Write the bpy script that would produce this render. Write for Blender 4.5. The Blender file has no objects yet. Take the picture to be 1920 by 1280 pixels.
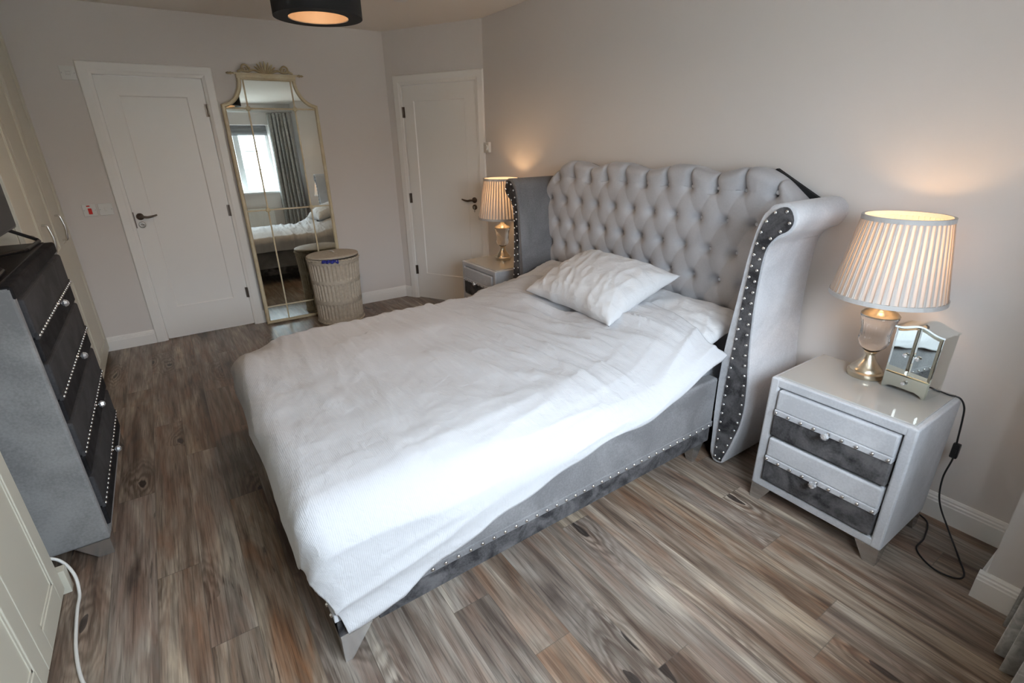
import bpy, bmesh, math, random
from math import pi, sin, cos, sqrt, exp, hypot, atan2, radians
from mathutils import Vector, Matrix, noise

random.seed(7)
scn = bpy.context.scene
COL = scn.collection

# ------------------------------------------------------------------ camera
F_PX = 937.9
cam_d = bpy.data.cameras.new('camera')
cam = bpy.data.objects.new('camera', cam_d)
COL.objects.link(cam)
cam_d.sensor_width = 36.0
cam_d.lens = F_PX / 1920 * 36.0
cam_d.clip_start = 0.02
ca, cb, cc = 2.5505, 0.3829, 0.0165
_f = Vector((cos(ca) * cos(cb), sin(ca) * cos(cb), -sin(cb)))
_r = Vector((sin(ca), -cos(ca), 0))
_d = _f.cross(_r)
_r2 = _r * cos(cc) + _d * sin(cc)
_d2 = -_r * sin(cc) + _d * cos(cc)
M = Matrix((( _r2.x, -_d2.x, -_f.x, 4.890), (_r2.y, -_d2.y, -_f.y, -2.4374), (_r2.z, -_d2.z, -_f.z, 1.5211), (0, 0, 0, 1)))
cam.matrix_world = M
scn.camera = cam

# ------------------------------------------------------------------ view, sky
scn.view_settings.view_transform = 'Standard'
scn.view_settings.look = 'None'
scn.view_settings.gamma = 1.0
scn.view_settings.use_curve_mapping = False
scn.view_settings.exposure = 0.48
scn.cycles.use_denoising = True
scn.cycles.max_bounces = 10
scn.cycles.diffuse_bounces = 6
scn.cycles.caustics_reflective = False
scn.cycles.caustics_refractive = False
scn.cycles.sample_clamp_indirect = 6.0

SKY = 47.0
world = bpy.data.worlds.new('overcast_sky')
scn.world = world
world.use_nodes = True
wn = world.node_tree
bg = wn.nodes['Background']
bg.inputs['Color'].default_value = (0.77, 0.89, 1.0, 1)
# overcast sky: brighter overhead than at the horizon
_tc = wn.nodes.new('ShaderNodeTexCoord')
_sx = wn.nodes.new('ShaderNodeSeparateXYZ')
wn.links.new(_tc.outputs['Generated'], _sx.inputs[0])
_mr = wn.nodes.new('ShaderNodeMapRange')
_mr.inputs['From Min'].default_value = 0.0
_mr.inputs['From Max'].default_value = 1.0
_mr.inputs['To Min'].default_value = SKY * 0.20
_mr.inputs['To Max'].default_value = SKY
wn.links.new(_sx.outputs[2], _mr.inputs['Value'])
wn.links.new(_mr.outputs['Result'], bg.inputs['Strength'])

# room measures
CEIL = 2.428
XW = 5.12          # window wall
YL = -3.66         # wall behind the wardrobes
CX, CY = 0.8954, -0.4971   # ends of the angled wall
WIN = (-2.30, -0.76, 1.03, 2.10)

def portal():
    d = bpy.data.lights.new('window_daylight', 'AREA')
    d.shape = 'RECTANGLE'
    d.size = WIN[1] - WIN[0]
    d.size_y = WIN[3] - WIN[2]
    d.cycles.is_portal = True
    o = bpy.data.objects.new('window_daylight', d)
    COL.objects.link(o)
    o.location = (XW + 0.32, (WIN[0] + WIN[1]) / 2, (WIN[2] + WIN[3]) / 2)
    o.rotation_euler = (0, radians(90), 0)
    o.rotation_euler = (radians(90), 0, radians(90))
portal()

# ------------------------------------------------------------------ materials
def new_mat(name):
    m = bpy.data.materials.new(name)
    m.use_nodes = True
    nt = m.node_tree
    return m, nt, nt.nodes['Principled BSDF']

def mat(name, col, rough=0.5, metal=0.0, sheen=0.0, spec=0.5, bump=None, mottle=None, coat=0.0, emit=None):
    m, nt, b = new_mat(name)
    b.inputs['Base Color'].default_value = (*col, 1)
    b.inputs['Roughness'].default_value = rough
    b.inputs['Metallic'].default_value = metal
    b.inputs['Specular IOR Level'].default_value = spec
    b.inputs['Sheen Weight'].default_value = sheen
    b.inputs['Sheen Roughness'].default_value = 0.4
    b.inputs['Coat Weight'].default_value = coat
    tc = nt.nodes.new('ShaderNodeTexCoord')
    if mottle:          # (scale, detail, colour2, distortion)
        n = nt.nodes.new('ShaderNodeTexNoise')
        n.inputs['Scale'].default_value = mottle[0]
        n.inputs['Detail'].default_value = mottle[1]
        n.inputs['Distortion'].default_value = mottle[3]
        nt.links.new(tc.outputs['Object'], n.inputs['Vector'])
        r = nt.nodes.new('ShaderNodeValToRGB')
        r.color_ramp.elements[0].position = 0.35
        r.color_ramp.elements[1].position = 0.68
        r.color_ramp.elements[0].color = (*col, 1)
        r.color_ramp.elements[1].color = (*mottle[2], 1)
        nt.links.new(n.outputs['Fac'], r.inputs['Fac'])
        nt.links.new(r.outputs['Color'], b.inputs['Base Color'])
    if bump:            # (scale, strength, distance)
        n = nt.nodes.new('ShaderNodeTexNoise')
        n.inputs['Scale'].default_value = bump[0]
        n.inputs['Detail'].default_value = 3
        nt.links.new(tc.outputs['Object'], n.inputs['Vector'])
        bp = nt.nodes.new('ShaderNodeBump')
        bp.inputs['Strength'].default_value = bump[1]
        bp.inputs['Distance'].default_value = bump[2]
        nt.links.new(n.outputs['Fac'], bp.inputs['Height'])
        nt.links.new(bp.outputs['Normal'], b.inputs['Normal'])
    if emit:
        b.inputs['Emission Color'].default_value = (*emit[0], 1)
        b.inputs['Emission Strength'].default_value = emit[1]
    return m

M_wall = mat('wall_paint', (0.73, 0.685, 0.655), 0.75, bump=(120, 0.06, 0.002), spec=0.3)
M_ceil = mat('ceiling_paint', (0.84, 0.79, 0.735), 0.85, spec=0.2)
M_white = mat('white_gloss_paint', (0.90, 0.88, 0.85), 0.35)
M_cream = mat('cream_cabinet_paint', (0.66, 0.635, 0.54), 0.38)
def velvet(name, c0, c1, sheen, blot=4.0, fuzz=0.5, rough=0.8):
    """napped cloth: broad shading of the pile plus fine fuzz"""
    m, nt, b = new_mat(name)
    b.inputs['Roughness'].default_value = rough
    b.inputs['Specular IOR Level'].default_value = 0.12
    b.inputs['Sheen Weight'].default_value = sheen
    b.inputs['Sheen Roughness'].default_value = 0.28
    tc = nt.nodes.new('ShaderNodeTexCoord')
    n1 = nt.nodes.new('ShaderNodeTexNoise'); n1.inputs['Scale'].default_value = blot; n1.inputs['Detail'].default_value = 6; n1.inputs['Distortion'].default_value = 1.0
    n2 = nt.nodes.new('ShaderNodeTexNoise'); n2.inputs['Scale'].default_value = 130; n2.inputs['Detail'].default_value = 4
    nt.links.new(tc.outputs['Object'], n1.inputs['Vector']); nt.links.new(tc.outputs['Object'], n2.inputs['Vector'])
    mx = nt.nodes.new('ShaderNodeMath'); mx.operation = 'MULTIPLY_ADD'; mx.inputs[1].default_value = fuzz
    nt.links.new(n2.outputs['Fac'], mx.inputs[0]); nt.links.new(n1.outputs['Fac'], mx.inputs[2])
    r = nt.nodes.new('ShaderNodeValToRGB')
    r.color_ramp.elements[0].position = 0.36 + fuzz * 0.45
    r.color_ramp.elements[1].position = 0.66 + fuzz * 0.52
    r.color_ramp.elements[0].color = (*c0, 1); r.color_ramp.elements[1].color = (*c1, 1)
    nt.links.new(mx.outputs[0], r.inputs['Fac']); nt.links.new(r.outputs['Color'], b.inputs['Base Color'])
    return m
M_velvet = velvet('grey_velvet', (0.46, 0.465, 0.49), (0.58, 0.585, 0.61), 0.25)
M_velvet_shaded = velvet('grey_velvet_shaded', (0.165, 0.162, 0.168), (0.25, 0.246, 0.252), 0.25)  # darker copy of the grey velvet: face-on loss of sheen put into the colour
M_velvet_c = velvet('chest_side_velvet', (0.205, 0.202, 0.202), (0.30, 0.296, 0.294), 0.25)
M_velvet_s = velvet('smooth_grey_velvet', (0.40, 0.395, 0.41), (0.48, 0.475, 0.49), 0.35, 3.0, 0.25, 0.6)
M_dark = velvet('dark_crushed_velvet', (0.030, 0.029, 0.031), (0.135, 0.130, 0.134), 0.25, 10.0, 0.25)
M_black_v = velvet('charcoal_velvet', (0.010, 0.0095, 0.010), (0.030, 0.028, 0.030), 0.02, 9.0, 0.3)
M_char = velvet('slate_velvet', (0.040, 0.039, 0.041), (0.066, 0.064, 0.067), 0.04, 6.0, 0.4)
M_nick = mat('satin_chrome', (0.72, 0.70, 0.67), 0.25, 1.0)
M_chrome = mat('chrome', (0.82, 0.82, 0.83), 0.12, 1.0)
M_steel = mat('brushed_steel', (0.55, 0.545, 0.53), 0.34, 1.0)
M_bronze = mat('aged_bronze', (0.16, 0.13, 0.11), 0.4, 0.9)
M_nickel = mat('satin_nickel', (0.62, 0.54, 0.42), 0.28, 1.0)
M_gold = mat('cream_gilt', (0.62, 0.52, 0.33), 0.45, bump=(60, 0.25, 0.003), mottle=(14, 4, (0.70, 0.62, 0.44), 0.5))
M_gilt = mat('dull_gilt', (0.40, 0.31, 0.17), 0.45, bump=(60, 0.25, 0.003), mottle=(14, 4, (0.52, 0.43, 0.27), 0.5))
M_mirror = mat('mirror_glass', (0.80, 0.86, 0.82), 0.015, 1.0)
M_mirror_b = mat('bevelled_mirror_glass', (0.86, 0.90, 0.88), 0.03, 1.0)
M_tray = mat('mirror_plinth', (0.52, 0.50, 0.48), 0.22, 0.85)
M_black = mat('black_plastic', (0.010, 0.010, 0.011), 0.35)
M_screen = mat('dark_screen', (0.018, 0.017, 0.019), 0.4, spec=0.2)
M_black_f = mat('black_fabric', (0.006, 0.006, 0.007), 0.8)
M_goldin = mat('copper_lining', (0.024, 0.0165, 0.0115), 0.6, spec=0.08)
M_plastic = mat('white_plastic', (0.76, 0.75, 0.72), 0.35)
M_red = mat('red_plastic', (0.70, 0.02, 0.01), 0.35)
M_cable_w = mat('white_cable_plastic', (0.75, 0.75, 0.73), 0.4)
M_blue = mat('blue_cotton', (0.03, 0.04, 0.30), 0.8)
M_upvc = mat('white_window_frame', (0.82, 0.83, 0.83), 0.3)
M_blind = mat('grey_blind_fabric', (0.24, 0.24, 0.25), 0.85)
M_rad = mat('radiator_enamel', (0.80, 0.79, 0.75), 0.35)
M_roof = mat('slate_roof', (0.22, 0.21, 0.20), 0.8)
M_render = mat('pale_render', (0.55, 0.52, 0.46), 0.9)
M_grass = mat('grey_paving', (0.16, 0.15, 0.14), 0.95, mottle=(3, 4, (0.22, 0.21, 0.19), 0))
M_curt = mat('grey_curtain_fabric', (0.36, 0.36, 0.35), 0.7, sheen=0.3, mottle=(28, 6, (0.60, 0.60, 0.58), 1.5), spec=0.25)
M_wick = mat('pale_wicker', (0.52, 0.45, 0.36), 0.6, mottle=(45, 3, (0.62, 0.55, 0.45), 0.4))

def cotton(name, col, stripe=False):
    m, nt, b = new_mat(name)
    b.inputs['Base Color'].default_value = (*col, 1)
    b.inputs['Roughness'].default_value = 0.8
    b.inputs['Sheen Weight'].default_value = 0.15
    b.inputs['Specular IOR Level'].default_value = 0.2
    tc = nt.nodes.new('ShaderNodeTexCoord')
    n = nt.nodes.new('ShaderNodeTexNoise')
    n.inputs['Scale'].default_value = 26
    n.inputs['Detail'].default_value = 5
    nt.links.new(tc.outputs['Object'], n.inputs['Vector'])
    bp = nt.nodes.new('ShaderNodeBump')
    bp.inputs['Strength'].default_value = 0.38
    bp.inputs['Distance'].default_value = 0.012
    n.inputs['Distortion'].default_value = 0.8
    nt.links.new(n.outputs['Fac'], bp.inputs['Height'])
    last = bp
    if stripe:      # woven seersucker rib
        w = nt.nodes.new('ShaderNodeTexWave')
        w.inputs['Scale'].default_value = 52
        w.inputs['Distortion'].default_value = 0.4
        mp = nt.nodes.new('ShaderNodeMapping')
        mp.inputs['Rotation'].default_value = (0, 0, radians(90))
        nt.links.new(tc.outputs['UV'], mp.inputs['Vector'])
        nt.links.new(mp.outputs['Vector'], w.inputs['Vector'])
        b2 = nt.nodes.new('ShaderNodeBump')
        b2.inputs['Strength'].default_value = 0.25
        b2.inputs['Distance'].default_value = 0.0015
        nt.links.new(w.outputs['Fac'], b2.inputs['Height'])
        nt.links.new(bp.outputs['Normal'], b2.inputs['Normal'])
        last = b2
    nt.links.new(last.outputs['Normal'], b.inputs['Normal'])
    return m
M_duvet = cotton('white_duvet_cotton', (0.545, 0.545, 0.565), True)
M_pillow = cotton('white_pillow_cotton', (0.62, 0.615, 0.625))
M_sheet = cotton('white_sheet_cotton', (0.55, 0.56, 0.60))

def glass_mat(name, tint=(1, 1, 1), rough=0.0, ior=1.45):
    m, nt, b = new_mat(name)
    b.inputs['Base Color'].default_value = (*tint, 1)
    b.inputs['Roughness'].default_value = rough
    b.inputs['Transmission Weight'].default_value = 1.0
    b.inputs['IOR'].default_value = ior
    return m
M_crystal = glass_mat('cut_crystal', (0.97, 0.98, 1.0), 0.02)
M_knob = mat('faceted_crystal', (0.86, 0.87, 0.90), 0.08, 0.75)
M_topglass = mat('glass_table_top', (0.50, 0.49, 0.465), 0.05, 0.2, spec=0.8)

def pane_mat():
    m = bpy.data.materials.new('window_glass')
    m.use_nodes = True
    nt = m.node_tree
    for n in list(nt.nodes):
        nt.nodes.remove(n)
    out = nt.nodes.new('ShaderNodeOutputMaterial')
    mix = nt.nodes.new('ShaderNodeMixShader')
    mix.inputs['Fac'].default_value = 0.06
    t = nt.nodes.new('ShaderNodeBsdfTransparent')
    g = nt.nodes.new('ShaderNodeBsdfGlossy')
    g.inputs['Roughness'].default_value = 0.01
    nt.links.new(t.outputs[0], mix.inputs[1])
    nt.links.new(g.outputs[0], mix.inputs[2])
    nt.links.new(mix.outputs[0], out.inputs[0])
    return m
M_pane = pane_mat()

def shade_mat():
    m = bpy.data.materials.new('pleated_shade_fabric')
    m.use_nodes = True
    nt = m.node_tree
    for n in list(nt.nodes):
        nt.nodes.remove(n)
    out = nt.nodes.new('ShaderNodeOutputMaterial')
    mix = nt.nodes.new('ShaderNodeMixShader')
    mix.inputs['Fac'].default_value = 0.30
    d = nt.nodes.new('ShaderNodeBsdfDiffuse')
    d.inputs['Color'].default_value = (0.66, 0.64, 0.62, 1)
    t = nt.nodes.new('ShaderNodeBsdfTranslucent')
    t.inputs['Color'].default_value = (0.80, 0.68, 0.58, 1)
    nt.links.new(d.outputs[0], mix.inputs[1])
    nt.links.new(t.outputs[0], mix.inputs[2])
    nt.links.new(mix.outputs[0], out.inputs[0])
    return m
M_shade = shade_mat()
M_trimtape = mat('shade_binding_tape', (0.50, 0.485, 0.475), 0.8)
M_bulb = mat('lit_bulb', (1, 0.8, 0.6), 0.4, emit=((1.0, 0.70, 0.42), 7.0))

def floor_mat():
    m, nt, b = new_mat('grey_brown_wood_planks')
    N = nt.nodes
    L = nt.links.new
    def math_(op, a, c=None, v=None):
        n = N.new('ShaderNodeMath')
        n.operation = op
        if isinstance(a, (int, float)): n.inputs[0].default_value = a
        else: L(a, n.inputs[0])
        if c is not None:
            if isinstance(c, (int, float)): n.inputs[1].default_value = c
            else: L(c, n.inputs[1])
        return n.outputs[0]
    tc = N.new('ShaderNodeTexCoord')
    sp = N.new('ShaderNodeSeparateXYZ')
    L(tc.outputs['Object'], sp.inputs[0])
    X, Y = sp.outputs[0], sp.outputs[1]
    W, LEN = 0.142, 1.32
    row = math_('FLOOR', math_('DIVIDE', math_('ADD', Y, 0.07), W))
    fy = math_('FRACT', math_('DIVIDE', math_('ADD', Y, 0.07), W))
    wn1 = N.new('ShaderNodeTexWhiteNoise'); wn1.noise_dimensions = '1D'
    L(row, wn1.inputs['W'])
    xs = math_('ADD', math_('DIVIDE', X, LEN), math_('MULTIPLY', wn1.outputs['Value'], 7.0))
    cidx = math_('FLOOR', xs)
    fx = math_('FRACT', xs)
    cmb = N.new('ShaderNodeCombineXYZ')
    L(row, cmb.inputs[0]); L(cidx, cmb.inputs[1])
    wn2 = N.new('ShaderNodeTexWhiteNoise'); wn2.noise_dimensions = '3D'
    L(cmb.outputs[0], wn2.inputs['Vector'])
    pid = wn2.outputs['Value']
    # per-plank shifted coordinates
    off = N.new('ShaderNodeVectorMath'); off.operation = 'SCALE'
    L(wn2.outputs['Color'], off.inputs[0]); off.inputs['Scale'].default_value = 37.0
    add = N.new('ShaderNodeVectorMath'); add.operation = 'ADD'
    L(tc.outputs['Object'], add.inputs[0]); L(off.outputs[0], add.inputs[1])
    def stretched(sx, sy, scale, detail, dist):
        mp = N.new('ShaderNodeMapping')
        mp.inputs['Scale'].default_value = (sx, sy, 1)
        L(add.outputs[0], mp.inputs['Vector'])
        n = N.new('ShaderNodeTexNoise')
        n.inputs['Scale'].default_value = scale
        n.inputs['Detail'].default_value = detail
        n.inputs['Distortion'].default_value = dist
        L(mp.outputs[0], n.inputs['Vector'])
        return n.outputs['Fac']
    broad = stretched(0.8, 6.0, 1.7, 5, 1.1)
    fine = stretched(2.6, 42.0, 1.6, 7, 0.5)
    blot = stretched(1.1, 7.0, 1.9, 4, 1.2)
    vein = stretched(3.4, 150.0, 1.7, 5, 0.6)
    crack = stretched(1.7, 30.0, 1.7, 3, 1.6)
    # knots: sparse points that bend the rings
    mpk = N.new('ShaderNodeMapping'); mpk.inputs['Scale'].default_value = (2.6, 7.5, 1)
    L(add.outputs[0], mpk.inputs['Vector'])
    dn = N.new('ShaderNodeTexNoise'); dn.inputs['Scale'].default_value = 1.6; dn.inputs['Detail'].default_value = 3
    L(mpk.outputs[0], dn.inputs['Vector'])
    mixv = N.new('ShaderNodeMix'); mixv.data_type = 'VECTOR'; mixv.inputs['Factor'].default_value = 0.34
    L(mpk.outputs[0], mixv.inputs[4]); L(dn.outputs['Color'], mixv.inputs[5])
    vor = N.new('ShaderNodeTexVoronoi'); vor.voronoi_dimensions = '2D'; vor.inputs['Scale'].default_value = 0.85
    L(mixv.outputs[1], vor.inputs['Vector'])
    dist = vor.outputs['Distance']
    vsel = N.new('ShaderNodeSeparateColor'); L(vor.outputs['Color'], vsel.inputs[0])
    has = math_('GREATER_THAN', vsel.outputs[0], 0.50)
    rings = math_('SINE', math_('MULTIPLY', math_('ADD', dist, math_('MULTIPLY', fine, 0.16)), 70.0))
    near = math_('SUBTRACT', 1.0, math_('MULTIPLY', dist, 2.1))
    near = math_('MAXIMUM', near, 0.0)
    ringf = math_('MULTIPLY', math_('MULTIPLY', math_('ADD', math_('MULTIPLY', rings, 0.5), 0.5), near), has)
    core = math_('MULTIPLY', math_('LESS_THAN', dist, 0.055), has)
    # colours
    r1 = N.new('ShaderNodeValToRGB')
    e = r1.color_ramp.elements
    e[0].position = 0.30; e[0].color = (0.075, 0.053, 0.041, 1)
    e[1].position = 0.70; e[1].color = (0.430, 0.360, 0.285, 1)
    k = e.new(0.42); k.color = (0.180, 0.135, 0.105, 1)
    k = e.new(0.58); k.color = (0.285, 0.240, 0.198, 1)
    L(broad, r1.inputs['Fac'])
    mx = N.new('ShaderNodeMix'); mx.data_type = 'RGBA'; mx.blend_type = 'MIX'
    rr = N.new('ShaderNodeValToRGB')
    rr.color_ramp.elements[0].position = 0.47; rr.color_ramp.elements[0].color = (0, 0, 0, 1)
    rr.color_ramp.elements[1].position = 0.72; rr.color_ramp.elements[1].color = (0.62, 0.62, 0.62, 1)
    L(blot, rr.inputs['Fac']); L(rr.outputs['Color'], mx.inputs['Factor'])
    L(r1.outputs['Color'], mx.inputs[6]); mx.inputs[7].default_value = (0.210, 0.108, 0.064, 1)
    # fine grain
    mf = N.new('ShaderNodeMix'); mf.data_type = 'RGBA'; mf.blend_type = 'MULTIPLY'; mf.inputs['Factor'].default_value = 0.55
    rf = N.new('ShaderNodeValToRGB')
    rf.color_ramp.elements[0].position = 0.36; rf.color_ramp.elements[0].color = (0.42, 0.40, 0.38, 1)
    rf.color_ramp.elements[1].position = 0.57; rf.color_ramp.elements[1].color = (1.08, 1.07, 1.05, 1)
    L(fine, rf.inputs['Fac']); L(mx.outputs[2], mf.inputs[6]); L(rf.outputs['Color'], mf.inputs[7])
    # rings and cores
    mr = N.new('ShaderNodeMix'); mr.data_type = 'RGBA'
    L(math_('MULTIPLY', ringf, 0.95), mr.inputs['Factor']); L(mf.outputs[2], mr.inputs[6]); mr.inputs[7].default_value = (0.075, 0.044, 0.028, 1)
    mc = N.new('ShaderNodeMix'); mc.data_type = 'RGBA'
    L(math_('MULTIPLY', core, 0.8), mc.inputs['Factor']); L(mr.outputs[2], mc.inputs[6]); mc.inputs[7].default_value = (0.030, 0.024, 0.022, 1)
    # dark pores and long cracks
    rv = N.new('ShaderNodeValToRGB')
    rv.color_ramp.elements[0].position = 0.34; rv.color_ramp.elements[0].color = (0.55, 0.52, 0.50, 1)
    rv.color_ramp.elements[1].position = 0.50; rv.color_ramp.elements[1].color = (1.06, 1.05, 1.04, 1)
    L(vein, rv.inputs['Fac'])
    mv = N.new('ShaderNodeMix'); mv.data_type = 'RGBA'; mv.blend_type = 'MULTIPLY'; mv.inputs['Factor'].default_value = 0.75
    L(mc.outputs[2], mv.inputs[6]); L(rv.outputs['Color'], mv.inputs[7])
    rc = N.new('ShaderNodeValToRGB')
    rc.color_ramp.elements[0].position = 0.665; rc.color_ramp.elements[0].color = (0, 0, 0, 1)
    rc.color_ramp.elements[1].position = 0.72; rc.color_ramp.elements[1].color = (0.75, 0.75, 0.75, 1)
    L(crack, rc.inputs['Fac'])
    mk = N.new('ShaderNodeMix'); mk.data_type = 'RGBA'
    L(rc.outputs['Color'], mk.inputs['Factor']); L(mv.outputs[2], mk.inputs[6]); mk.inputs[7].default_value = (0.055, 0.040, 0.032, 1)
    mc = mk
    # plank tone
    hs = N.new('ShaderNodeHueSaturation')
    L(mc.outputs[2], hs.inputs['Color'])
    L(math_('ADD', 0.90, math_('MULTIPLY', pid, 0.36)), hs.inputs['Value'])
    sep2 = N.new('ShaderNodeSeparateColor'); L(wn2.outputs['Color'], sep2.inputs[0])
    L(math_('ADD', 0.80, math_('MULTIPLY', sep2.outputs[1], 0.42)), hs.inputs['Saturation'])
    # joints
    ey = math_('MINIMUM', fy, math_('SUBTRACT', 1.0, fy))
    ex = math_('MINIMUM', fx, math_('SUBTRACT', 1.0, fx))
    jy = math_('LESS_THAN', ey, 0.009)
    jx = math_('LESS_THAN', ex, 0.0011)
    j = math_('MAXIMUM', jy, jx)
    mj = N.new('ShaderNodeMix'); mj.data_type = 'RGBA'
    L(math_('MULTIPLY', j, 0.55), mj.inputs['Factor']); L(hs.outputs['Color'], mj.inputs[6]); mj.inputs[7].default_value = (0.10, 0.085, 0.07, 1)
    L(mj.outputs[2], b.inputs['Base Color'])
    b.inputs['Roughness'].default_value = 0.36
    b.inputs['Specular IOR Level'].default_value = 0.45
    bp = N.new('ShaderNodeBump'); bp.inputs['Strength'].default_value = 0.10; bp.inputs['Distance'].default_value = 0.003
    L(fine, bp.inputs['Height']); L(bp.outputs['Normal'], b.inputs['Normal'])
    return m
M_floor = floor_mat()

# ------------------------------------------------------------------ helpers
def tag(o, label=None, cat=None, group=None, kind=None):
    if label: o['label'] = label
    if cat: o['category'] = cat
    if group: o['group'] = group
    if kind: o['kind'] = kind
    return o

def empty(name, loc, rz=0.0, label=None, cat=None, group=None):
    o = bpy.data.objects.new(name, None)
    COL.objects.link(o)
    o.location = loc
    o.rotation_euler = (0, 0, rz)
    o.empty_display_size = 0.1
    return tag(o, label, cat, group)

def obj(name, bm, m, parent=None, smooth=False, loc=None, autosmooth=None):
    me = bpy.data.meshes.new(name)
    bmesh.ops.recalc_face_normals(bm, faces=bm.faces)
    bm.to_mesh(me)
    bm.free()
    ms = m if isinstance(m, (list, tuple)) else [m]
    for x in ms: me.materials.append(x)
    if smooth:
        for p in me.polygons: p.use_smooth = True
        if autosmooth is not None:
            me.set_sharp_from_angle(angle=radians(autosmooth))
    o = bpy.data.objects.new(name, me)
    COL.objects.link(o)
    if parent: o.parent = parent
    if loc: o.location = loc
    return o

def inst(src, parent, loc, rot=None, scale=None, name=None):
    o = src.copy()
    COL.objects.link(o)
    o.parent = parent
    o.location = loc
    if rot: o.rotation_euler = rot
    if scale: o.scale = scale
    if name: o.name = name
    return o

def copy_tree(o, parent=None):
    c = o.copy()
    COL.objects.link(c)
    c.parent = parent
    for ch in list(o.children):
        copy_tree(ch, c)
    return c

def box(bm, x0, x1, y0, y1, z0, z1, bev=0.0, seg=2):
    vs = [bm.verts.new(p) for p in ((x0, y0, z0), (x1, y0, z0), (x1, y1, z0), (x0, y1, z0), (x0, y0, z1), (x1, y0, z1), (x1, y1, z1), (x0, y1, z1))]
    fs = [bm.faces.new([vs[i] for i in q]) for q in ((3, 2, 1, 0), (4, 5, 6, 7), (0, 1, 5, 4), (1, 2, 6, 5), (2, 3, 7, 6), (3, 0, 4, 7))]
    if bev > 0:
        es = list({e for f in fs for e in f.edges})
        bmesh.ops.bevel(bm, geom=es, offset=bev, segments=seg, profile=0.5, affect='EDGES')
    return bm

def B(): return bmesh.new()

def boxobj(name, dims, m, parent=None, bev=0.004, seg=2):
    bm = B()
    box(bm, *dims, bev=bev, seg=seg)
    return obj(name, bm, m, parent)

def tube(bm, pts, r, n=8, closed=False):
    pts = [Vector(p) for p in pts]
    k = len(pts)
    rs = r if isinstance(r, (list, tuple)) else [r] * k
    rings = []
    up = Vector((0, 0, 1))
    prev = None
    for i, p in enumerate(pts):
        if closed: t = pts[(i + 1) % k] - pts[i - 1]
        else: t = pts[min(i + 1, k - 1)] - pts[max(i - 1, 0)]
        t.normalize()
        if prev is None:
            a = up if abs(t.dot(up)) < 0.95 else Vector((1, 0, 0))
            u = t.cross(a).normalized()
        else:
            u = (prev - t * prev.dot(t)).normalized()
        prev = u
        v = t.cross(u)
        rings.append([bm.verts.new(p + (u * cos(2 * pi * j / n) + v * sin(2 * pi * j / n)) * rs[i]) for j in range(n)])
    m = k if closed else k - 1
    for i in range(m):
        a, b2 = rings[i], rings[(i + 1) % k]
        for j in range(n):
            bm.faces.new((a[j], a[(j + 1) % n], b2[(j + 1) % n], b2[j]))
    if not closed:
        bm.faces.new(rings[0][::-1]); bm.faces.new(rings[-1])
    return bm

def lathe(bm, prof, n=32, c=(0, 0, 0), cap=True, mod=None):
    rings = []
    for r, z in prof:
        rings.append([bm.verts.new((c[0] + (r if not mod else mod(r, z, 2 * pi * j / n)) * cos(2 * pi * j / n), c[1] + (r if not mod else mod(r, z, 2 * pi * j / n)) * sin(2 * pi * j / n), c[2] + z)) for j in range(n)])
    for a, b2 in zip(rings, rings[1:]):
        for j in range(n):
            bm.faces.new((a[j], a[(j + 1) % n], b2[(j + 1) % n], b2[j]))
    if cap:
        if prof[0][0] > 1e-5: bm.faces.new(rings[0][::-1])
        if prof[-1][0] > 1e-5: bm.faces.new(rings[-1])
    return bm

def prism(bm, pts, f0, f1):
    """closed polygon pts swept from f0(p) to f1(p)"""
    a = [bm.verts.new(f0(p)) for p in pts]
    b2 = [bm.verts.new(f1(p)) for p in pts]
    n = len(pts)
    for i in range(n):
        bm.faces.new((a[i], a[(i + 1) % n], b2[(i + 1) % n], b2[i]))
    bm.faces.new(a[::-1]); bm.faces.new(b2)
    return bm

def spline(pts, sub=6, closed=False):
    """Catmull-Rom"""
    P = [Vector(p) for p in pts]
    n = len(P)
    out = []
    rng = n if closed else n - 1
    for i in range(rng):
        if closed: p0, p1, p2, p3 = P[(i - 1) % n], P[i], P[(i + 1) % n], P[(i + 2) % n]
        else: p0, p1, p2, p3 = P[max(i - 1, 0)], P[i], P[i + 1], P[min(i + 2, n - 1)]
        for s in range(sub):
            t = s / sub
            out.append(0.5 * ((2 * p1) + (p2 - p0) * t + (2 * p0 - 5 * p1 + 4 * p2 - p3) * t * t + (3 * p1 - p0 - 3 * p2 + p3) * t ** 3))
    if not closed: out.append(P[-1])
    return out

def resample(pts, step, closed=False):
    P = [Vector(p) for p in pts]
    if closed: P.append(P[0].copy())
    d = [0]
    for a, b2 in zip(P, P[1:]): d.append(d[-1] + (b2 - a).length)
    n = max(2, round(d[-1] / step) + (0 if closed else 1))
    out = []
    for i in range(n):
        s = d[-1] * i / (n if closed else n - 1)
        k = max(j for j in range(len(d)) if d[j] <= s + 1e-9)
        k = min(k, len(P) - 2)
        t = (s - d[k]) / max(1e-9, d[k + 1] - d[k])
        out.append(P[k].lerp(P[k + 1], t))
    return out

def lerp(a, b2, t): return a + (b2 - a) * t
def sstep(a, b2, x):
    t = min(1, max(0, (x - a) / (b2 - a)))
    return t * t * (3 - 2 * t)
def interp(tab, x):
    if x <= tab[0][0]: return tab[0][1]
    for (a, va), (b2, vb) in zip(tab, tab[1:]):
        if x <= b2: return va + (vb - va) * (x - a) / (b2 - a)
    return tab[-1][1]
def fbm(x, y, z=0.0): return noise.fractal(Vector((x, y, z)), 1.0, 2.0, 4)

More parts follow.
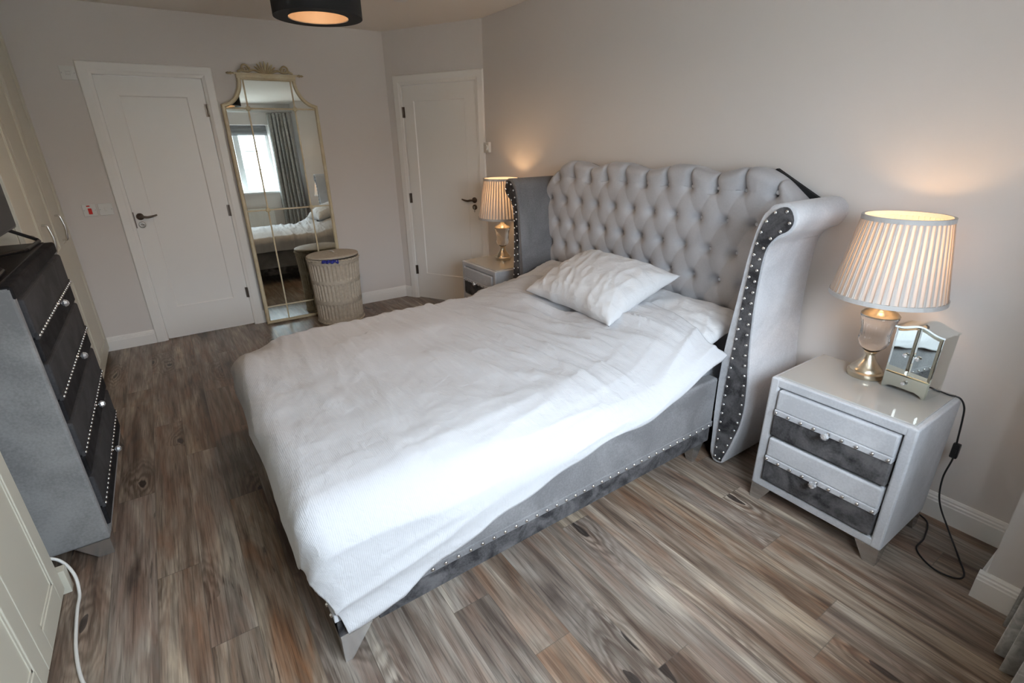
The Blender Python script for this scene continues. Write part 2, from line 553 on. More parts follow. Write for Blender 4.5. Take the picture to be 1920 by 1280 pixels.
def stud_src(r=0.0075, flat=0.6):
    bm = B()
    bmesh.ops.create_uvsphere(bm, u_segments=10, v_segments=6, radius=r)
    me = bpy.data.meshes.new('stud')
    bm.to_mesh(me); bm.free()
    me.materials.append(M_chrome)
    for p in me.polygons: p.use_smooth = True
    return me
STUD = stud_src()
STUD_S = stud_src(0.006)
def stud(parent, loc, me=None, name='stud', scale=None):
    o = bpy.data.objects.new(name, me or STUD)
    COL.objects.link(o)
    o.parent = parent
    o.location = loc
    if scale: o.scale = scale
    return o

def crystal_knob_bm(r=0.014):
    """faceted knob, axis -y... base at origin pointing to +x"""
    bm = B()
    n = 8
    prof = [(0.35 * r, 0.9 * r), (0.75 * r, 1.05 * r), (1.0 * r, 1.55 * r), (0.80 * r, 2.1 * r), (0.40 * r, 2.4 * r)]
    rings = []
    for rr, h in prof:
        rings.append([bm.verts.new((h, rr * cos(2 * pi * j / n), rr * sin(2 * pi * j / n))) for j in range(n)])
    for a, b2 in zip(rings, rings[1:]):
        for j in range(n): bm.faces.new((a[j], a[(j + 1) % n], b2[(j + 1) % n], b2[j]))
    bm.faces.new(rings[0][::-1]); bm.faces.new(rings[-1])
    return bm
def knob_stem_bm(r=0.014):
    bm = B()
    n = 12
    prof = [(0.55 * r, 0), (0.55 * r, 0.15 * r), (0.28 * r, 0.3 * r), (0.28 * r, 0.8 * r), (0.45 * r, 0.95 * r)]
    rings = []
    for rr, h in prof:
        rings.append([bm.verts.new((h, rr * cos(2 * pi * j / n), rr * sin(2 * pi * j / n))) for j in range(n)])
    for a, b2 in zip(rings, rings[1:]):
        for j in range(n): bm.faces.new((a[j], a[(j + 1) % n], b2[(j + 1) % n], b2[j]))
    bm.faces.new(rings[0][::-1]); bm.faces.new(rings[-1])
    return bm

# ------------------------------------------------------------------ the room
T = 0.12
def structure(name, bm, m, parent=None, **k):
    o = obj(name, bm, m, parent, **k)
    if parent is None: o['kind'] = 'structure'
    return o

bm = B(); box(bm, -0.3, XW + 0.3, YL - 0.2, 0.2, -0.1, 0.0)
structure('floor', bm, M_floor)
bm = B(); box(bm, -0.3, XW + 0.3, YL - 0.2, 0.2, CEIL, CEIL + 0.1)
structure('ceiling', bm, M_ceil)

# mirror wall (x = 0) with the opening of the first door
D1L, D1W, DT = -2.644, 0.662, 1.99
D1R = D1L + D1W
CW = 0.0816
bm = B()
box(bm, -T, 0, YL - T, D1L - 0.03, 0, CEIL)
box(bm, -T, 0, D1R + 0.03, CY, 0, CEIL)
box(bm, -T, 0, D1L - 0.03, D1R + 0.03, DT + 0.03, CEIL)
structure('wall_back', bm, M_wall)

# angled wall: local u along wall from A (headboard wall end) to B (mirror wall end), local v out of room
A = Vector((CX, 0, 0)); Bp = Vector((0, CY, 0))
du = (Bp - A).normalized()
WL = (Bp - A).length
ang = atan2(du.y, du.x)
# local frame: x = along du, y = outward (away from room)
nout = Vector((-du.y, du.x, 0))
if nout.dot(Vector((2.5, -1.7, 0)) - A) > 0: nout = -nout
ang_empty_rot = ang
flip = 1 if (Matrix.Rotation(ang, 3, 'Z') @ Vector((0, 1, 0))).dot(nout) > 0 else -1
D2A, D2W = 0.0805, 0.7777
def angled(name, boxes, m, parent=None, bev=0.0):
    bm = B()
    for (u0, u1, v0, v1, z0, z1) in boxes:
        box(bm, u0, u1, min(flip * v0, flip * v1), max(flip * v0, flip * v1), z0, z1, bev=bev)
    o = obj(name, bm, m, parent)
    if parent is None:
        o.location = A; o.rotation_euler = (0, 0, ang)
    return o
o = angled('wall_corner', [(-0.02, D2A - 0.03, 0, T, 0, CEIL), (D2A + D2W + 0.03, WL + 0.02, 0, T, 0, CEIL), (D2A - 0.03, D2A + D2W + 0.03, 0, T, DT + 0.03, CEIL)], M_wall)
o['kind'] = 'structure'

bm = B(); box(bm, CX - 0.05, XW + T, 0, T, 0, CEIL); structure('wall_right', bm, M_wall)
bm = B(); box(bm, -T, XW + T, YL - T, YL, 0, CEIL); structure('wall_left', bm, M_wall)
wy0, wy1, wz0, wz1 = WIN
WT = 0.30
bm = B()
box(bm, XW, XW + WT, YL - T, wy0, 0, CEIL)
box(bm, XW, XW + WT, wy1, T, 0, CEIL)
box(bm, XW, XW + WT, wy0, wy1, 0, wz0)
box(bm, XW, XW + WT, wy0, wy1, wz1, CEIL)
structure('wall_front', bm, M_wall)
PX, PY = 4.722, -0.364
bm = B(); box(bm, PX, XW, PY, 0, 0, CEIL); structure('wall_pier', bm, M_wall)

# baseboards with a stepped top
def skirt_profile(bm, p0, p1, nrm, h=0.112, d=0.018):
    """sweep a stepped profile from p0 to p1; nrm points into the room"""
    prof = [(0, 0), (d, 0), (d, h * 0.70), (d * 0.85, h * 0.74), (d * 0.85, h * 0.82), (d * 0.6, h * 0.86), (d * 0.6, h * 0.92), (d * 0.3, h), (0, h)]
    p0, p1, nrm = Vector(p0), Vector(p1), Vector(nrm)
    prism(bm, prof, lambda q: p0 + nrm * q[0] + Vector((0, 0, q[1])), lambda q: p1 + nrm * q[0] + Vector((0, 0, q[1])))
bm = B()
skirt_profile(bm, (0, -3.06, 0), (0, D1L - CW - 0.001, 0), (1, 0, 0))
skirt_profile(bm, (0, D1R + CW + 0.001, 0), (0, CY + 0.003, 0), (1, 0, 0))
structure('baseboard_back', bm, M_white)
bm = B()
nin = -nout
skirt_profile(bm, Bp, A + du * (D2A + D2W + CW + 0.001), nin)
structure('baseboard_corner', bm, M_white)
bm = B(); skirt_profile(bm, (CX + 0.01, 0, 0), (PX, 0, 0), (0, -1, 0)); structure('baseboard_right', bm, M_white)
bm = B()
skirt_profile(bm, (PX, 0, 0), (PX, PY, 0), (-1, 0, 0))
skirt_profile(bm, (PX - 0.018, PY, 0), (XW, PY, 0), (0, -1, 0))
structure('baseboard_pier', bm, M_white)
bm = B(); skirt_profile(bm, (XW, PY, 0), (XW, -2.95, 0), (-1, 0, 0)); structure('baseboard_front', bm, M_white)

# ------------------------------------------------------------------ doors
def lever_bm(sgn):
    """rose + curved lever in local coordinates: x out of the door, y along, z up"""
    bm = B()
    n = 20
    prof = [(0.026, 0.0), (0.026, 0.004), (0.022, 0.009), (0.011, 0.011), (0.009, 0.034), (0.0, 0.036)]
    rings = []
    for rr, h in prof:
        rings.append([bm.verts.new((h, rr * cos(2 * pi * j / n), rr * sin(2 * pi * j / n))) for j in range(n)])
    for a, b2 in zip(rings, rings[1:]):
        for j in range(n): bm.faces.new((a[j], a[(j + 1) % n], b2[(j + 1) % n], b2[j]))
    pts = spline([(0.032, 0, 0), (0.044, sgn * 0.018, 0.001), (0.046, sgn * 0.05, -0.004), (0.044, sgn * 0.085, 0.001), (0.04, sgn * 0.112, 0.008)], 4)
    k = len(pts)
    tube(bm, pts, [0.0085 + 0.002 * sin(pi * i / (k - 1)) - 0.003 * i / (k - 1) for i in range(k)], 8)
    return bm
def rose_bm(r=0.024):
    bm = B()
    n = 20
    prof = [(r, 0.0), (r, 0.004), (r * .85, 0.008), (0.3 * r, 0.009), (0.28 * r, 0.004)]
    rings = []
    for rr, h in prof:
        rings.append([bm.verts.new((h, rr * cos(2 * pi * j / n), rr * sin(2 * pi * j / n))) for j in range(n)])
    for a, b2 in zip(rings, rings[1:]):
        for j in range(n): bm.faces.new((a[j], a[(j + 1) % n], b2[(j + 1) % n], b2[j]))
    bm.faces.new(rings[-1])
    return bm
def leaf_bm(w, h, side=0.115, top=0.125, bot=0.26, d=0.04):
    """door leaf with one recessed panel; local x out of the wall, y 0..w, z 0..h"""
    bm = B()
    y0, y1, z0, z1 = 0, w, 0, h
    a = [(0, y0, z0), (0, y1, z0), (0, y1, z1), (0, y0, z1)]
    p = [(0, side, bot), (0, w - side, bot), (0, w - side, h - top), (0, side, h - top)]
    r = 0.007
    q = [(-r, side + r, bot + r), (-r, w - side - r, bot + r), (-r, w - side - r, h - top - r), (-r, side + r, h - top - r)]
    bk = [(-d, y, z) for _, y, z in a]
    V = [[bm.verts.new(c) for c in L] for L in (a, p, q, bk)]
    for L0, L1 in ((V[0], V[1]), (V[1], V[2]), (V[3], V[0])):
        for i in range(4): bm.faces.new((L0[i], L0[(i + 1) % 4], L1[(i + 1) % 4], L1[i]))
    bm.faces.new(V[2]); bm.faces.new(V[3][::-1])
    return bm
def casing_bm(w, h, cw=CW):
    """architrave and lining around an opening w x h, local x out of wall"""
    bm = B()
    prof = [(0, 0), (0.010, 0.004), (0.014, 0.020), (0.018, 0.028), (0.018, cw - 0.006), (0.012, cw), (0, cw)]
    # three mitred legs
    for seg in ('l', 't', 'r'):
        def f0(q):
            if seg == 'l': return (q[0], -q[1], 0)
            if seg == 't': return (q[0], -q[1], h + q[1])
            return (q[0], w + q[1], h + q[1])
        def f1(q):
            if seg == 'l': return (q[0], -q[1], h + q[1])
            if seg == 't': return (q[0], w + q[1], h + q[1])
            return (q[0], w + q[1], 0)
        prism(bm, prof, f0, f1)
    g = 0.028
    box(bm, -0.11, 0.0005, -g, -0.003, 0, h + g)
    box(bm, -0.11, 0.0005, w + 0.003, w + g, 0, h + g)
    box(bm, -0.11, 0.0005, -0.003, w + 0.003, h + 0.003, h + g)
    box(bm, -0.11, -0.046, -0.004, 0.016, 0, h + 0.004)
    box(bm, -0.11, -0.046, w - 0.016, w + 0.004, 0, h + 0.004)
    box(bm, -0.11, -0.046, 0.0, w, h - 0.018, h + 0.004)
    box(bm, -0.11, -0.046, 0.0, w, 0.0, 0.012)
    return bm
def make_door(name, w, loc, rz, hinge_right, handle_y, key):
    root = empty(name, loc, rz)
    root['kind'] = 'structure'
    obj('door_frame', casing_bm(w, DT), M_white, root)
    lf = obj('door_leaf', leaf_bm(w - 0.006, DT - 0.012), M_white, root, loc=(-0.004, 0.003, 0.008))
    sgn = 1 if handle_y < w / 2 else -1
    h = obj('door_handle', lever_bm(sgn), M_bronze, root, True, (-0.004, handle_y, 1.014))
    e = obj('escutcheon', rose_bm(), M_bronze if key else M_steel, root, True, (-0.004, handle_y, 0.952))
    if key:
        bm = B(); box(bm, 0.006, 0.012, -0.002, 0.002, -0.045, 0.004); box(bm, 0.005, 0.014, -0.008, 0.008, -0.012, 0.010, bev=0.003)
        obj('key', bm, M_steel, e)
    hy = w + 0.001 if hinge_right else -0.001
    for z in (0.30, 1.01, 1.77):
        bm = B()
        tube(bm, [(0.006, hy, z - 0.045), (0.006, hy, z + 0.045)], 0.007, 10)
        box(bm, -0.003, 0.001, hy - 0.018, hy + 0.018, z - 0.045, z + 0.045)
        obj('hinge', bm, M_bronze, root)
    return root
d1 = make_door('door_1', D1W, (0, D1L, 0), 0, True, 0.042, False)
bm = B(); box(bm, -0.003, 0.0015, 0.0005, 0.007, 0.93, 1.05); obj('latch_plate', bm, M_bronze, d1)
tag(d1, 'white single-panel door beside the leaning mirror', 'door')
# second door sits in the angled wall: local y runs from its hinge side (left in view) to the handle
o2 = A + du * (D2A + D2W)
ydir = -du
rz2 = atan2(-ydir.x, ydir.y)
d2 = make_door('door_2', D2W, o2, rz2, False, D2W - 0.055, True)
tag(d2, 'white single-panel door with key in the angled corner wall', 'door')

# ------------------------------------------------------------------ window, sill, garden beyond
win = empty('window_1', (XW, 0, 0))
win['kind'] = 'structure'
fx0, fx1 = 0.20, 0.27
bm = B()
fw = 0.055
box(bm, fx0, fx1, wy0, wy1, wz0, wz0 + fw, bev=0.004)
box(bm, fx0, fx1, wy0, wy1, wz1 - fw, wz1, bev=0.004)
box(bm, fx0, fx1, wy0, wy0 + fw, wz0 + fw, wz1 - fw, bev=0.004)
box(bm, fx0, fx1, wy1 - fw, wy1, wz0 + fw, wz1 - fw, bev=0.004)
muls = (-1.27, -1.78)
for y in muls: box(bm, fx0, fx1, y - 0.045, y + 0.045, wz0 + fw, wz1 - fw, bev=0.004)
obj('window_frame', bm, M_upvc, win)
edges = [wy1 - fw, muls[0] + 0.045, muls[0] - 0.045, muls[1] + 0.045, muls[1] - 0.045, wy0 + fw]
for k in range(3):
    ya, yb = edges[2 * k + 1], edges[2 * k]
    bm = B(); box(bm, 0.232, 0.238, ya, yb, wz0 + fw, wz1 - fw); obj('pane', bm, M_pane, win)
    bm = B()
    for zz in (1.40, 1.70):
        box(bm, 0.226, 0.244, ya, yb, zz - 0.009, zz + 0.009)
    obj('glazing_bar', bm, M_upvc, win)
bm = B(); box(bm, -0.045, 0.20, wy0 - 0.05, wy1 + 0.05, wz0 - 0.028, wz0 + 0.004, bev=0.006); obj('window_sill', bm, M_upvc, win)

bm = B(); box(bm, XW + 0.5, XW + 60, -40, 40, -3.2, -3.0)
structure('ground', bm, M_grass)
nb = empty('neighbouring_house', (XW + 16, -3, -3.0), 0, 'pale house with a slate roof seen reflected through the window', 'house')
bm = B(); box(bm, 0, 7, -8, 10, 0, 4.6); obj('house_wall', bm, M_render, nb)
bm = B(); prism(bm, [(-0.3, 4.5), (3.5, 6.6), (7.3, 4.5)], lambda q: (q[0], -8.3, q[1]), lambda q: (q[0], 10.3, q[1])); obj('roof', bm, M_roof, nb)

bl = empty('roller_blind', (XW + 0.14, (wy0 + wy1) / 2, wz1), 0, 'grey fabric blind rolled up at the top of the window', 'blind')
hw = (wy1 - wy0) / 2 - 0.02
bm = B()
for k, (zz, t) in enumerate(((0.0, 0.03), (-0.045, 0.035), (-0.09, 0.04))):
    box(bm, -t, t, -hw, hw, zz - 0.05, zz, bev=0.012)
obj('blind_fabric', bm, M_blind, bl)
bm = B(); box(bm, -0.02, 0.02, -hw, hw, -0.155, -0.138, bev=0.004); obj('bottom_bar', bm, M_blind, bl)

rad = empty('radiator', (XW - 0.02, -1.55, 0), 0, 'white panel radiator under the window', 'radiator')
bm = B()
box(bm, -0.085, -0.03, -0.62, 0.62, 0.16, 0.76, bev=0.008)
for k in range(30):
    y = -0.58 + 1.16 * k / 29
    box(bm, -0.091, -0.08, y - 0.010, y + 0.010, 0.20, 0.72, bev=0.004)
obj('panel', bm, M_rad, rad)
for y in (-0.43, 0.43):
    bm = B(); box(bm, -0.03, 0, y - 0.02, y + 0.02, 0.2, 0.7); obj('bracket', bm, M_rad, rad)
bm = B(); tube(bm, [(-0.06, 0.64, 0.18), (-0.06, 0.67, 0.18), (-0.06, 0.67, 0.0)], 0.009, 8); obj('pipe', bm, M_steel, rad)

def curtain(name, y0, y1, x, z0, z1, label, seedv):
    root = empty(name, (x, (y0 + y1) / 2, 0), 0, label, 'curtain')
    bm = B()
    nu, nv = 150, 26
    rows = []
    w = y1 - y0
    for j in range(nv + 1):
        t = j / nv
        row = []
        for i in range(nu + 1):
            s = i / nu
            amp = lerp(0.085, 0.045, t)
            ph = s * 2 * pi * 6 + 0.6 * sin(3 * s * pi + seedv)
            spread = lerp(1.08, 0.86, t)
            yy = (s - 0.5) * w * spread + 0.012 * sin(2 * ph + t * 2)
            xx = amp * (sin(ph) + 0.25 * sin(2.3 * ph + 1.1 + t)) - 0.02 * (1 - t)
            row.append(bm.verts.new((xx, yy, lerp(z0, z1, t) + 0.006 * sin(ph) * (1 - t))))
        rows.append(row)
    for a, b2 in zip(rows, rows[1:]):
        for i in range(nu): bm.faces.new((a[i], a[i + 1], b2[i + 1], b2[i]))
    o = obj('curtain_fabric', bm, M_curt, root, True)
    md = o.modifiers.new('thickness', 'SOLIDIFY'); md.thickness = 0.004
    return root
cu = curtain('curtain', -0.80, -0.41, 4.96, 0.012, 2.27, 'patterned grey full-length curtain gathered beside the pier', 0.4)
cu.rotation_euler = (0, 0, 0.26)
pole = empty('curtain_pole', (4.945, -1.5, 2.285), 0, 'slim metal curtain pole above the window', 'curtain pole')
bm = B(); tube(bm, [(0, -1.15, 0), (0, 1.12, 0)], 0.012, 12); obj('rod', bm, M_steel, pole)
for y in (0.0, -1.1):
    bm = B(); box(bm, 0, XW - 4.945, y - 0.01, y + 0.01, -0.01, 0.01); obj('bracket', bm, M_steel, pole)

# ------------------------------------------------------------------ wardrobes
def shaker_door(bm, x0, x1, z0, z1, y, splits, m=0.075):
    """door slab with recessed panels; front at y (facing +y), panels = list of (z0,z1)"""
    d = 0.022
    box(bm, x0, x1, y - d, y - 0.006, z0, z1)
    # frame raised over the panel
    xs = (x0, x0 + m, x1 - m, x1)
    box(bm, xs[0], xs[1], y - 0.007, y, z0, z1, bev=0.0025)
    box(bm, xs[2], xs[3], y - 0.007, y, z0, z1, bev=0.0025)
    zs = [z0] + [v for s in splits for v in s] + [z1]
    for i in range(0, len(zs), 2):
        box(bm, xs[1] - 0.001, xs[2] + 0.001, y - 0.007, y, zs[i], zs[i + 1], bev=0.0025)
    # beading
    for (a, b2) in splits:
        for (p, q, r, s) in ((xs[1], xs[1] + 0.012, a, b2), (xs[2] - 0.012, xs[2], a, b2), (xs[1], xs[2], a, a + 0.012), (xs[1], xs[2], b2 - 0.012, b2)):
            box(bm, p, q, y - 0.007, y - 0.003, r, s, bev=0.0015)
def bow_handle(parent, x, y, z0, z1):
    bm = B()
    zc = (z0 + z1) / 2
    pts = spline([(0, 0, z0), (0, 0.022, z0 + 0.002), (0, 0.028, z0 + 0.025), (0, 0.034, zc), (0, 0.028, z1 - 0.025), (0, 0.022, z1 - 0.002), (0, 0, z1)], 5)
    k = len(pts)
    tube(bm, pts, [0.0055 if i < 5 or i > k - 6 else 0.0045 + 0.0035 * sin(pi * i / (k - 1)) for i in range(k)], 8)
    return obj('handle', bm, M_nick, parent, True, (x, y, 0))
WY = -3.04
def wardrobe(name, x0, x1, edges, hx, label):
    root = empty(name, (x0, YL, 0), 0, label, 'wardrobe', )
    ox, oy = x0, YL
    bm = B()
    H = 2.27
    box(bm, 0.0, x1 - x0, 0.01, WY - 0.024 - oy, 0.0, H, bev=0.002)
    obj('carcass', bm, M_cream, root)
    for (a, b2), h in zip(zip(edges, edges[1:]), hx):
        bm = B()
        shaker_door(bm, a + 0.0015 - ox, b2 - 0.0015 - ox, 0.035, H - 0.01, WY - oy, [(0.125, 0.70), (0.92, H - 0.09)])
        dr = obj('door', bm, M_cream, root)
        if h is not None: bow_handle(dr, h - ox, WY - oy - 0.001, 0.945, 1.105)
    return root
wardrobe('wardrobe', 0.004, 1.47, [0.035, 0.52, 1.0, 1.466], [0.42, 0.955, 1.41], 'cream fitted wardrobe between the mirror wall and the chest of drawers')
w2 = wardrobe('wardrobe', 2.805, 4.30, [2.845, 3.215, 3.585, 3.955, 4.296], [3.15, 3.66, 3.89, 4.03], 'cream fitted wardrobe in the near left foreground')
bm = B(); box(bm, -0.012, 0.028, 0.02, WY + 0.012 - YL, 0.0, 0.10, bev=0.002); obj('plinth_end', bm, M_cream, w2)

# ------------------------------------------------------------------ chest of drawers
chest = empty('chest_of_drawers', (2.195, -3.16, 0), 0, 'tall grey velvet chest of four studded drawers with the television on top', 'chest of drawers')
cw_, yf, yb = 0.49, 0.257, -0.22   # half width, front, back
bm = B()
t = 0.032
box(bm, -cw_, -cw_ + t, yb, yf, 0.07, 1.105, bev=0.010, seg=3)
box(bm, cw_ - t, cw_, yb, yf, 0.07, 1.105, bev=0.010, seg=3)
box(bm, -cw_ + t, cw_ - t, yb, yf - 0.06, 0.075, 1.06)
box(bm, -cw_ + t, cw_ - t, yb, yf, 0.07, 0.108, bev=0.006)
obj('body', bm, M_velvet_c, chest)
bm = B(); box(bm, -cw_ + 0.001, cw_ - 0.001, yb, yf + 0.002, 1.058, 1.108, bev=0.010, seg=3); obj('top_border', bm, M_black_v, chest)
bm = B(); box(bm, -cw_ + 0.03, cw_ - 0.03, yb + 0.02, yf - 0.03, 1.104, 1.114, bev=0.002); obj('glass_top', bm, M_screen, chest)
for k in range(4):
    zt = 1.055 - 0.238 * k
    zs = zt - 0.132
    zb = zt - 0.228
    x0, x1 = -cw_ + t + 0.004, cw_ - t - 0.004
    bm = B(); box(bm, x0, x1, yf - 0.05, yf + 0.012, zs - 0.010, zt, bev=0.010, seg=3)
    dr = obj('drawer', bm, M_char, chest)
    bm = B(); box(bm, x0, x1, yf - 0.05, yf + 0.010, zb, zs - 0.012, bev=0.006); obj('lower_panel', bm, M_black_v, dr)
    bm = B(); box(bm, x0, x1, yf + 0.002, yf + 0.015, zs - 0.014, zs + 0.010, bev=0.003); obj('stud_band', bm, M_char, dr)
    for i in range(25):
        if i == 12: continue
        stud(dr, (x0 + 0.012 + (x1 - x0 - 0.024) * i / 24, yf + 0.015, zs - 0.002), STUD_S)
    kx = 0.0
    st = obj('knob', knob_stem_bm(0.016), M_chrome, dr, True, (kx, yf + 0.014, zs - 0.002)); st.rotation_euler = (0, 0, pi / 2)
    cr = obj('crystal', crystal_knob_bm(0.016), M_knob, st)
def wedge_leg(parent, x, y, w, h, sx, sy, m=M_tray, taper=0.45):
    """corner leg: outer corner at (x,y), extends sx/sy inward, tapering to the outer corner"""
    bm = B()
    tp = [(x, y, h), (x + sx * w, y, h), (x + sx * w, y + sy * w, h), (x, y + sy * w, h)]
    bt = [(x, y, 0), (x + sx * w * taper, y, 0), (x + sx * w * taper, y + sy * w * taper, 0), (x, y + sy * w * taper, 0)]
    a = [bm.verts.new(p) for p in bt]; b2 = [bm.verts.new(p) for p in tp]
    for i in range(4): bm.faces.new((a[i], a[(i + 1) % 4], b2[(i + 1) % 4], b2[i]))
    bm.faces.new(a[::-1]); bm.faces.new(b2)
    return obj('leg', bm, m, parent)
for sx, sy in ((-1, -1), (1, -1), (-1, 1), (1, 1)):
    wedge_leg(chest, sx * (cw_ - 0.002), (yf - 0.004) if sy > 0 else yb + 0.004, 0.11, 0.071, -sx, -sy)

tv = empty('television', (2.22, -3.03, 1.114), 0, 'black flat screen television standing on the chest of drawers', 'television')
bm = B(); box(bm, -0.515, 0.515, -0.03, 0.02, 0.072, 0.66, bev=0.006); obj('casing', bm, M_black, tv)
bm = B(); box(bm, -0.507, 0.507, 0.019, 0.0215, 0.082, 0.652); obj('screen', bm, M_screen, tv)
for s in (-1, 1):
    bm = B()
    pts = [(s * 0.42, 0.0, 0.075), (s * 0.49, 0.085, 0.008), (s * 0.22, 0.075, 0.008), (s * 0.10, -0.02, 0.010), (s * 0.30, -0.03, 0.078)]
    pts = resample(pts, 0.03, True)
    tube(bm, pts, 0.008, 8, closed=True)
    obj('foot', bm, M_black, tv)

# ------------------------------------------------------------------ bed
XC = 2.865
bed = empty('bed', (XC, -0.02, 0), 0, 'grey velvet bed with a tufted winged headboard and studded frame', 'bed')
def L_(x, y, z): return (x - XC, y + 0.02, z)   # world to bed space

wing_out = [(3.684, .025), (3.745, .018), (3.772, .09), (3.795, .18), (3.811, .265), (3.818, .355), (3.812, .46), (3.800, .56), (3.790, .65), (3.784, .74), (3.780, .88), (3.784, 1.03), (3.795, 1.10), (3.825, 1.138), (3.864, 1.160), (3.888, 1.205), (3.882, 1.245), (3.850, 1.272), (3.805, 1.274), (3.762, 1.245), (3.738, 1.19), (3.722, 1.12), (3.709, 1.03), (3.697, .90), (3.683, .76), (3.670, .62), (3.664, .46), (3.666, .30), (3.673, .17)]
wing_s = [Vector((p[0], p[1], 0)) for p in wing_out]
wing_s = spline([(p.x, p.y, 0) for p in wing_s], 4, True)
band_l = [(3.711, .050), (3.711, .157), (3.712, .317), (3.714, .436), (3.719, .56), (3.722, .66), (3.727, .80), (3.733, .93), (3.739, 1.03), (3.744, 1.10), (3.757, 1.165), (3.779, 1.218), (3.812, 1.246), (3.845, 1.246), (3.863, 1.214)]
band_r = [(3.849, 1.180), (3.812, 1.155), (3.780, 1.106), (3.767, 1.05), (3.762, .93), (3.766, .76), (3.776, .62), (3.792, .48), (3.799, .37), (3.794, .274), (3.778, .197), (3.758, .115), (3.735, .045)]
def side_of(s, x): return XC + s * (x - XC)
wing_objs = {}
YF, YBK = -0.432, -0.03
for s in (1, -1):
    bm = B()
    prism(bm, [(side_of(s, p.x), p.y) for p in wing_s], lambda q: L_(q[0], YF, q[1]), lambda q: L_(q[0], YBK, q[1]))
    fr = [f for f in bm.faces if len(f.verts) > 8]
    es = list({e for f in fr for e in f.edges if f.calc_center_median().y < -0.3})
    bmesh.ops.bevel(bm, geom=es, offset=0.009, segments=3, profile=0.5, affect='EDGES')
    wg = obj('wing', bm, M_velvet if s == 1 else M_velvet_shaded, bed, True, autosmooth=60)  # one velvet on both wings; the far wing's darker look is painted in
    wing_objs[s] = wg
    # dark studded band on the front face, slightly proud
    bl_ = spline([(x - 0.010, z, 0) for x, z in band_l[:-3]] + [(3.812, 1.257, 0), (3.850, 1.258, 0), (3.874, 1.214, 0)] + [(x + 0.010, z - (0.006 if z > 1.12 else 0), 0) for x, z in band_r] + [(3.742, .030, 0), (3.703, .032, 0)], 3, True)
    bm = B()
    prism(bm, [(side_of(s, p.x), p.y) for p in bl_], lambda q: L_(q[0], YF - 0.005, q[1]), lambda q: L_(q[0], YF + 0.02, q[1]))
    obj('front_band', bm, M_dark, wg)
    path = band_l + band_r
    pts = resample(spline([(x, z, 0) for x, z in path], 5), 0.0485)
    for p in pts:
        x = side_of(s, p.x)
        stud(wg, L_(x, YF - 0.007, p.y), STUD)
    # piping where the roll is sewn
    bm = B()
    seam = spline([(3.790, YF + 0.012, 1.107), (3.793, -0.30, 1.108), (3.795, -0.15, 1.106), (3.795, -0.04, 1.104)], 4)
    tube(bm, [L_(side_of(s, p.x), p.y, p.z) for p in seam], 0.004, 6)
    obj('piping', bm, M_velvet_s, wg, True)

# tufted panel
tops = [(-0.96, 1.17), (-0.90, 1.235), (-0.84, 1.285), (-0.76, 1.345), (-0.68, 1.383), (-0.635, 1.390), (-0.57, 1.384), (-0.50, 1.366), (-0.44, 1.356), (-0.38, 1.364), (-0.30, 1.385), (-0.24, 1.391), (-0.17, 1.386), (-0.08, 1.365), (0, 1.356)]
tops = tops + [(-a, b2) for a, b2 in tops[-2::-1]]
ts = spline([(a, b2, 0) for a, b2 in tops], 5)
tops_f = [(p.x, p.y) for p in ts]
inner = sorted([(z, x) for x, z in wing_out[19:] + [wing_out[0]]])
def wing_in(z): return interp(inner, z) - XC
PB = 0.152
R0 = 1.283      # first button row
def tuft(dx, z):
    v = (R0 - z) / 0.150     # rows downwards
    u = dx / PB
    if v < 0:
        f = abs(sin(pi * u)) ** 0.55
        g = 1.0
        near = min((u - round(u)) ** 2 * PB * PB + (v * 0.15) ** 2, 9)
        dep = 0.030 * (1 - f) * lerp(1.0, 0.55, min(1, -v / 0.6)) 
        k = round(u)
        d = sqrt(((u - k) * PB) ** 2 + (v * 0.15) ** 2)
        pit = 0.032 * exp(-(d / 0.017) ** 1.3)
        return dep * exp(-((abs(u - k) * PB) / 0.016) ** 1.2) * 1.7 + pit + 0.004 * (1 - f) + 0.022 * exp(-(d / 0.038) ** 1.4)
    a, b2 = u + v / 2, u - v / 2
    # nearest button
    kv = round(v); best = 9
    for r in (math.floor(v), math.floor(v) + 1):
        o = 0.5 if r % 2 else 0.0
        k = round(u - o) + o
        d = sqrt(((u - k) * PB) ** 2 + ((v - r) * 0.15) ** 2)
        best = min(best, d)
    fa, fb = abs(a - round(a)), abs(b2 - round(b2))
    fold = max(exp(-(fa * 0.13 / 0.005) ** 1.5), exp(-(fb * 0.13 / 0.005) ** 1.5))
    puff = sqrt(1e-4 + (sin(pi * a) * sin(pi * b2)) ** 2)
    below = exp(-(best / 0.020) ** 1.25)
    return 0.0042 * (1 - puff) + 0.0010 * fold + 0.040 * exp(-(best / 0.018) ** 1.3) + 0.024 * exp(-(best / 0.030) ** 1.5)
NU, NV = 420, 230
bm = B()
rows = []
zb0 = 0.40
for j in range(NV + 1):
    tt = j / NV
    row = []
    for i in range(NU + 1):
        un = -1 + 2 * i / NU
        xn = un * 0.93
        ztop = interp(tops_f, xn)
        d = (1 - tt) * (ztop - zb0)
        # denser rows near the rim
        z = zb0 + (ztop - zb0) * (1 - (1 - tt) ** 1.15)
        d = ztop - z
        wdt = min(0.93, wing_in(min(z, 1.22)) + 0.022)
        dx = un * (wdt if z < 1.2 else lerp(wdt, 0.93, sstep(1.2, 1.32, z)))
        dep = tuft(dx, z)
        r = 0.045
        rim = 0 if d > r else 1 - sqrt(max(0, 1 - (1 - d / r) ** 2))
        y = -0.182 + dep + 0.055 * rim
        zz = z - dep * 0.25 * (1 if d < 0.1 else 0)
        row.append(bm.verts.new(L_(XC + dx, y, zz)))
    rows.append(row)
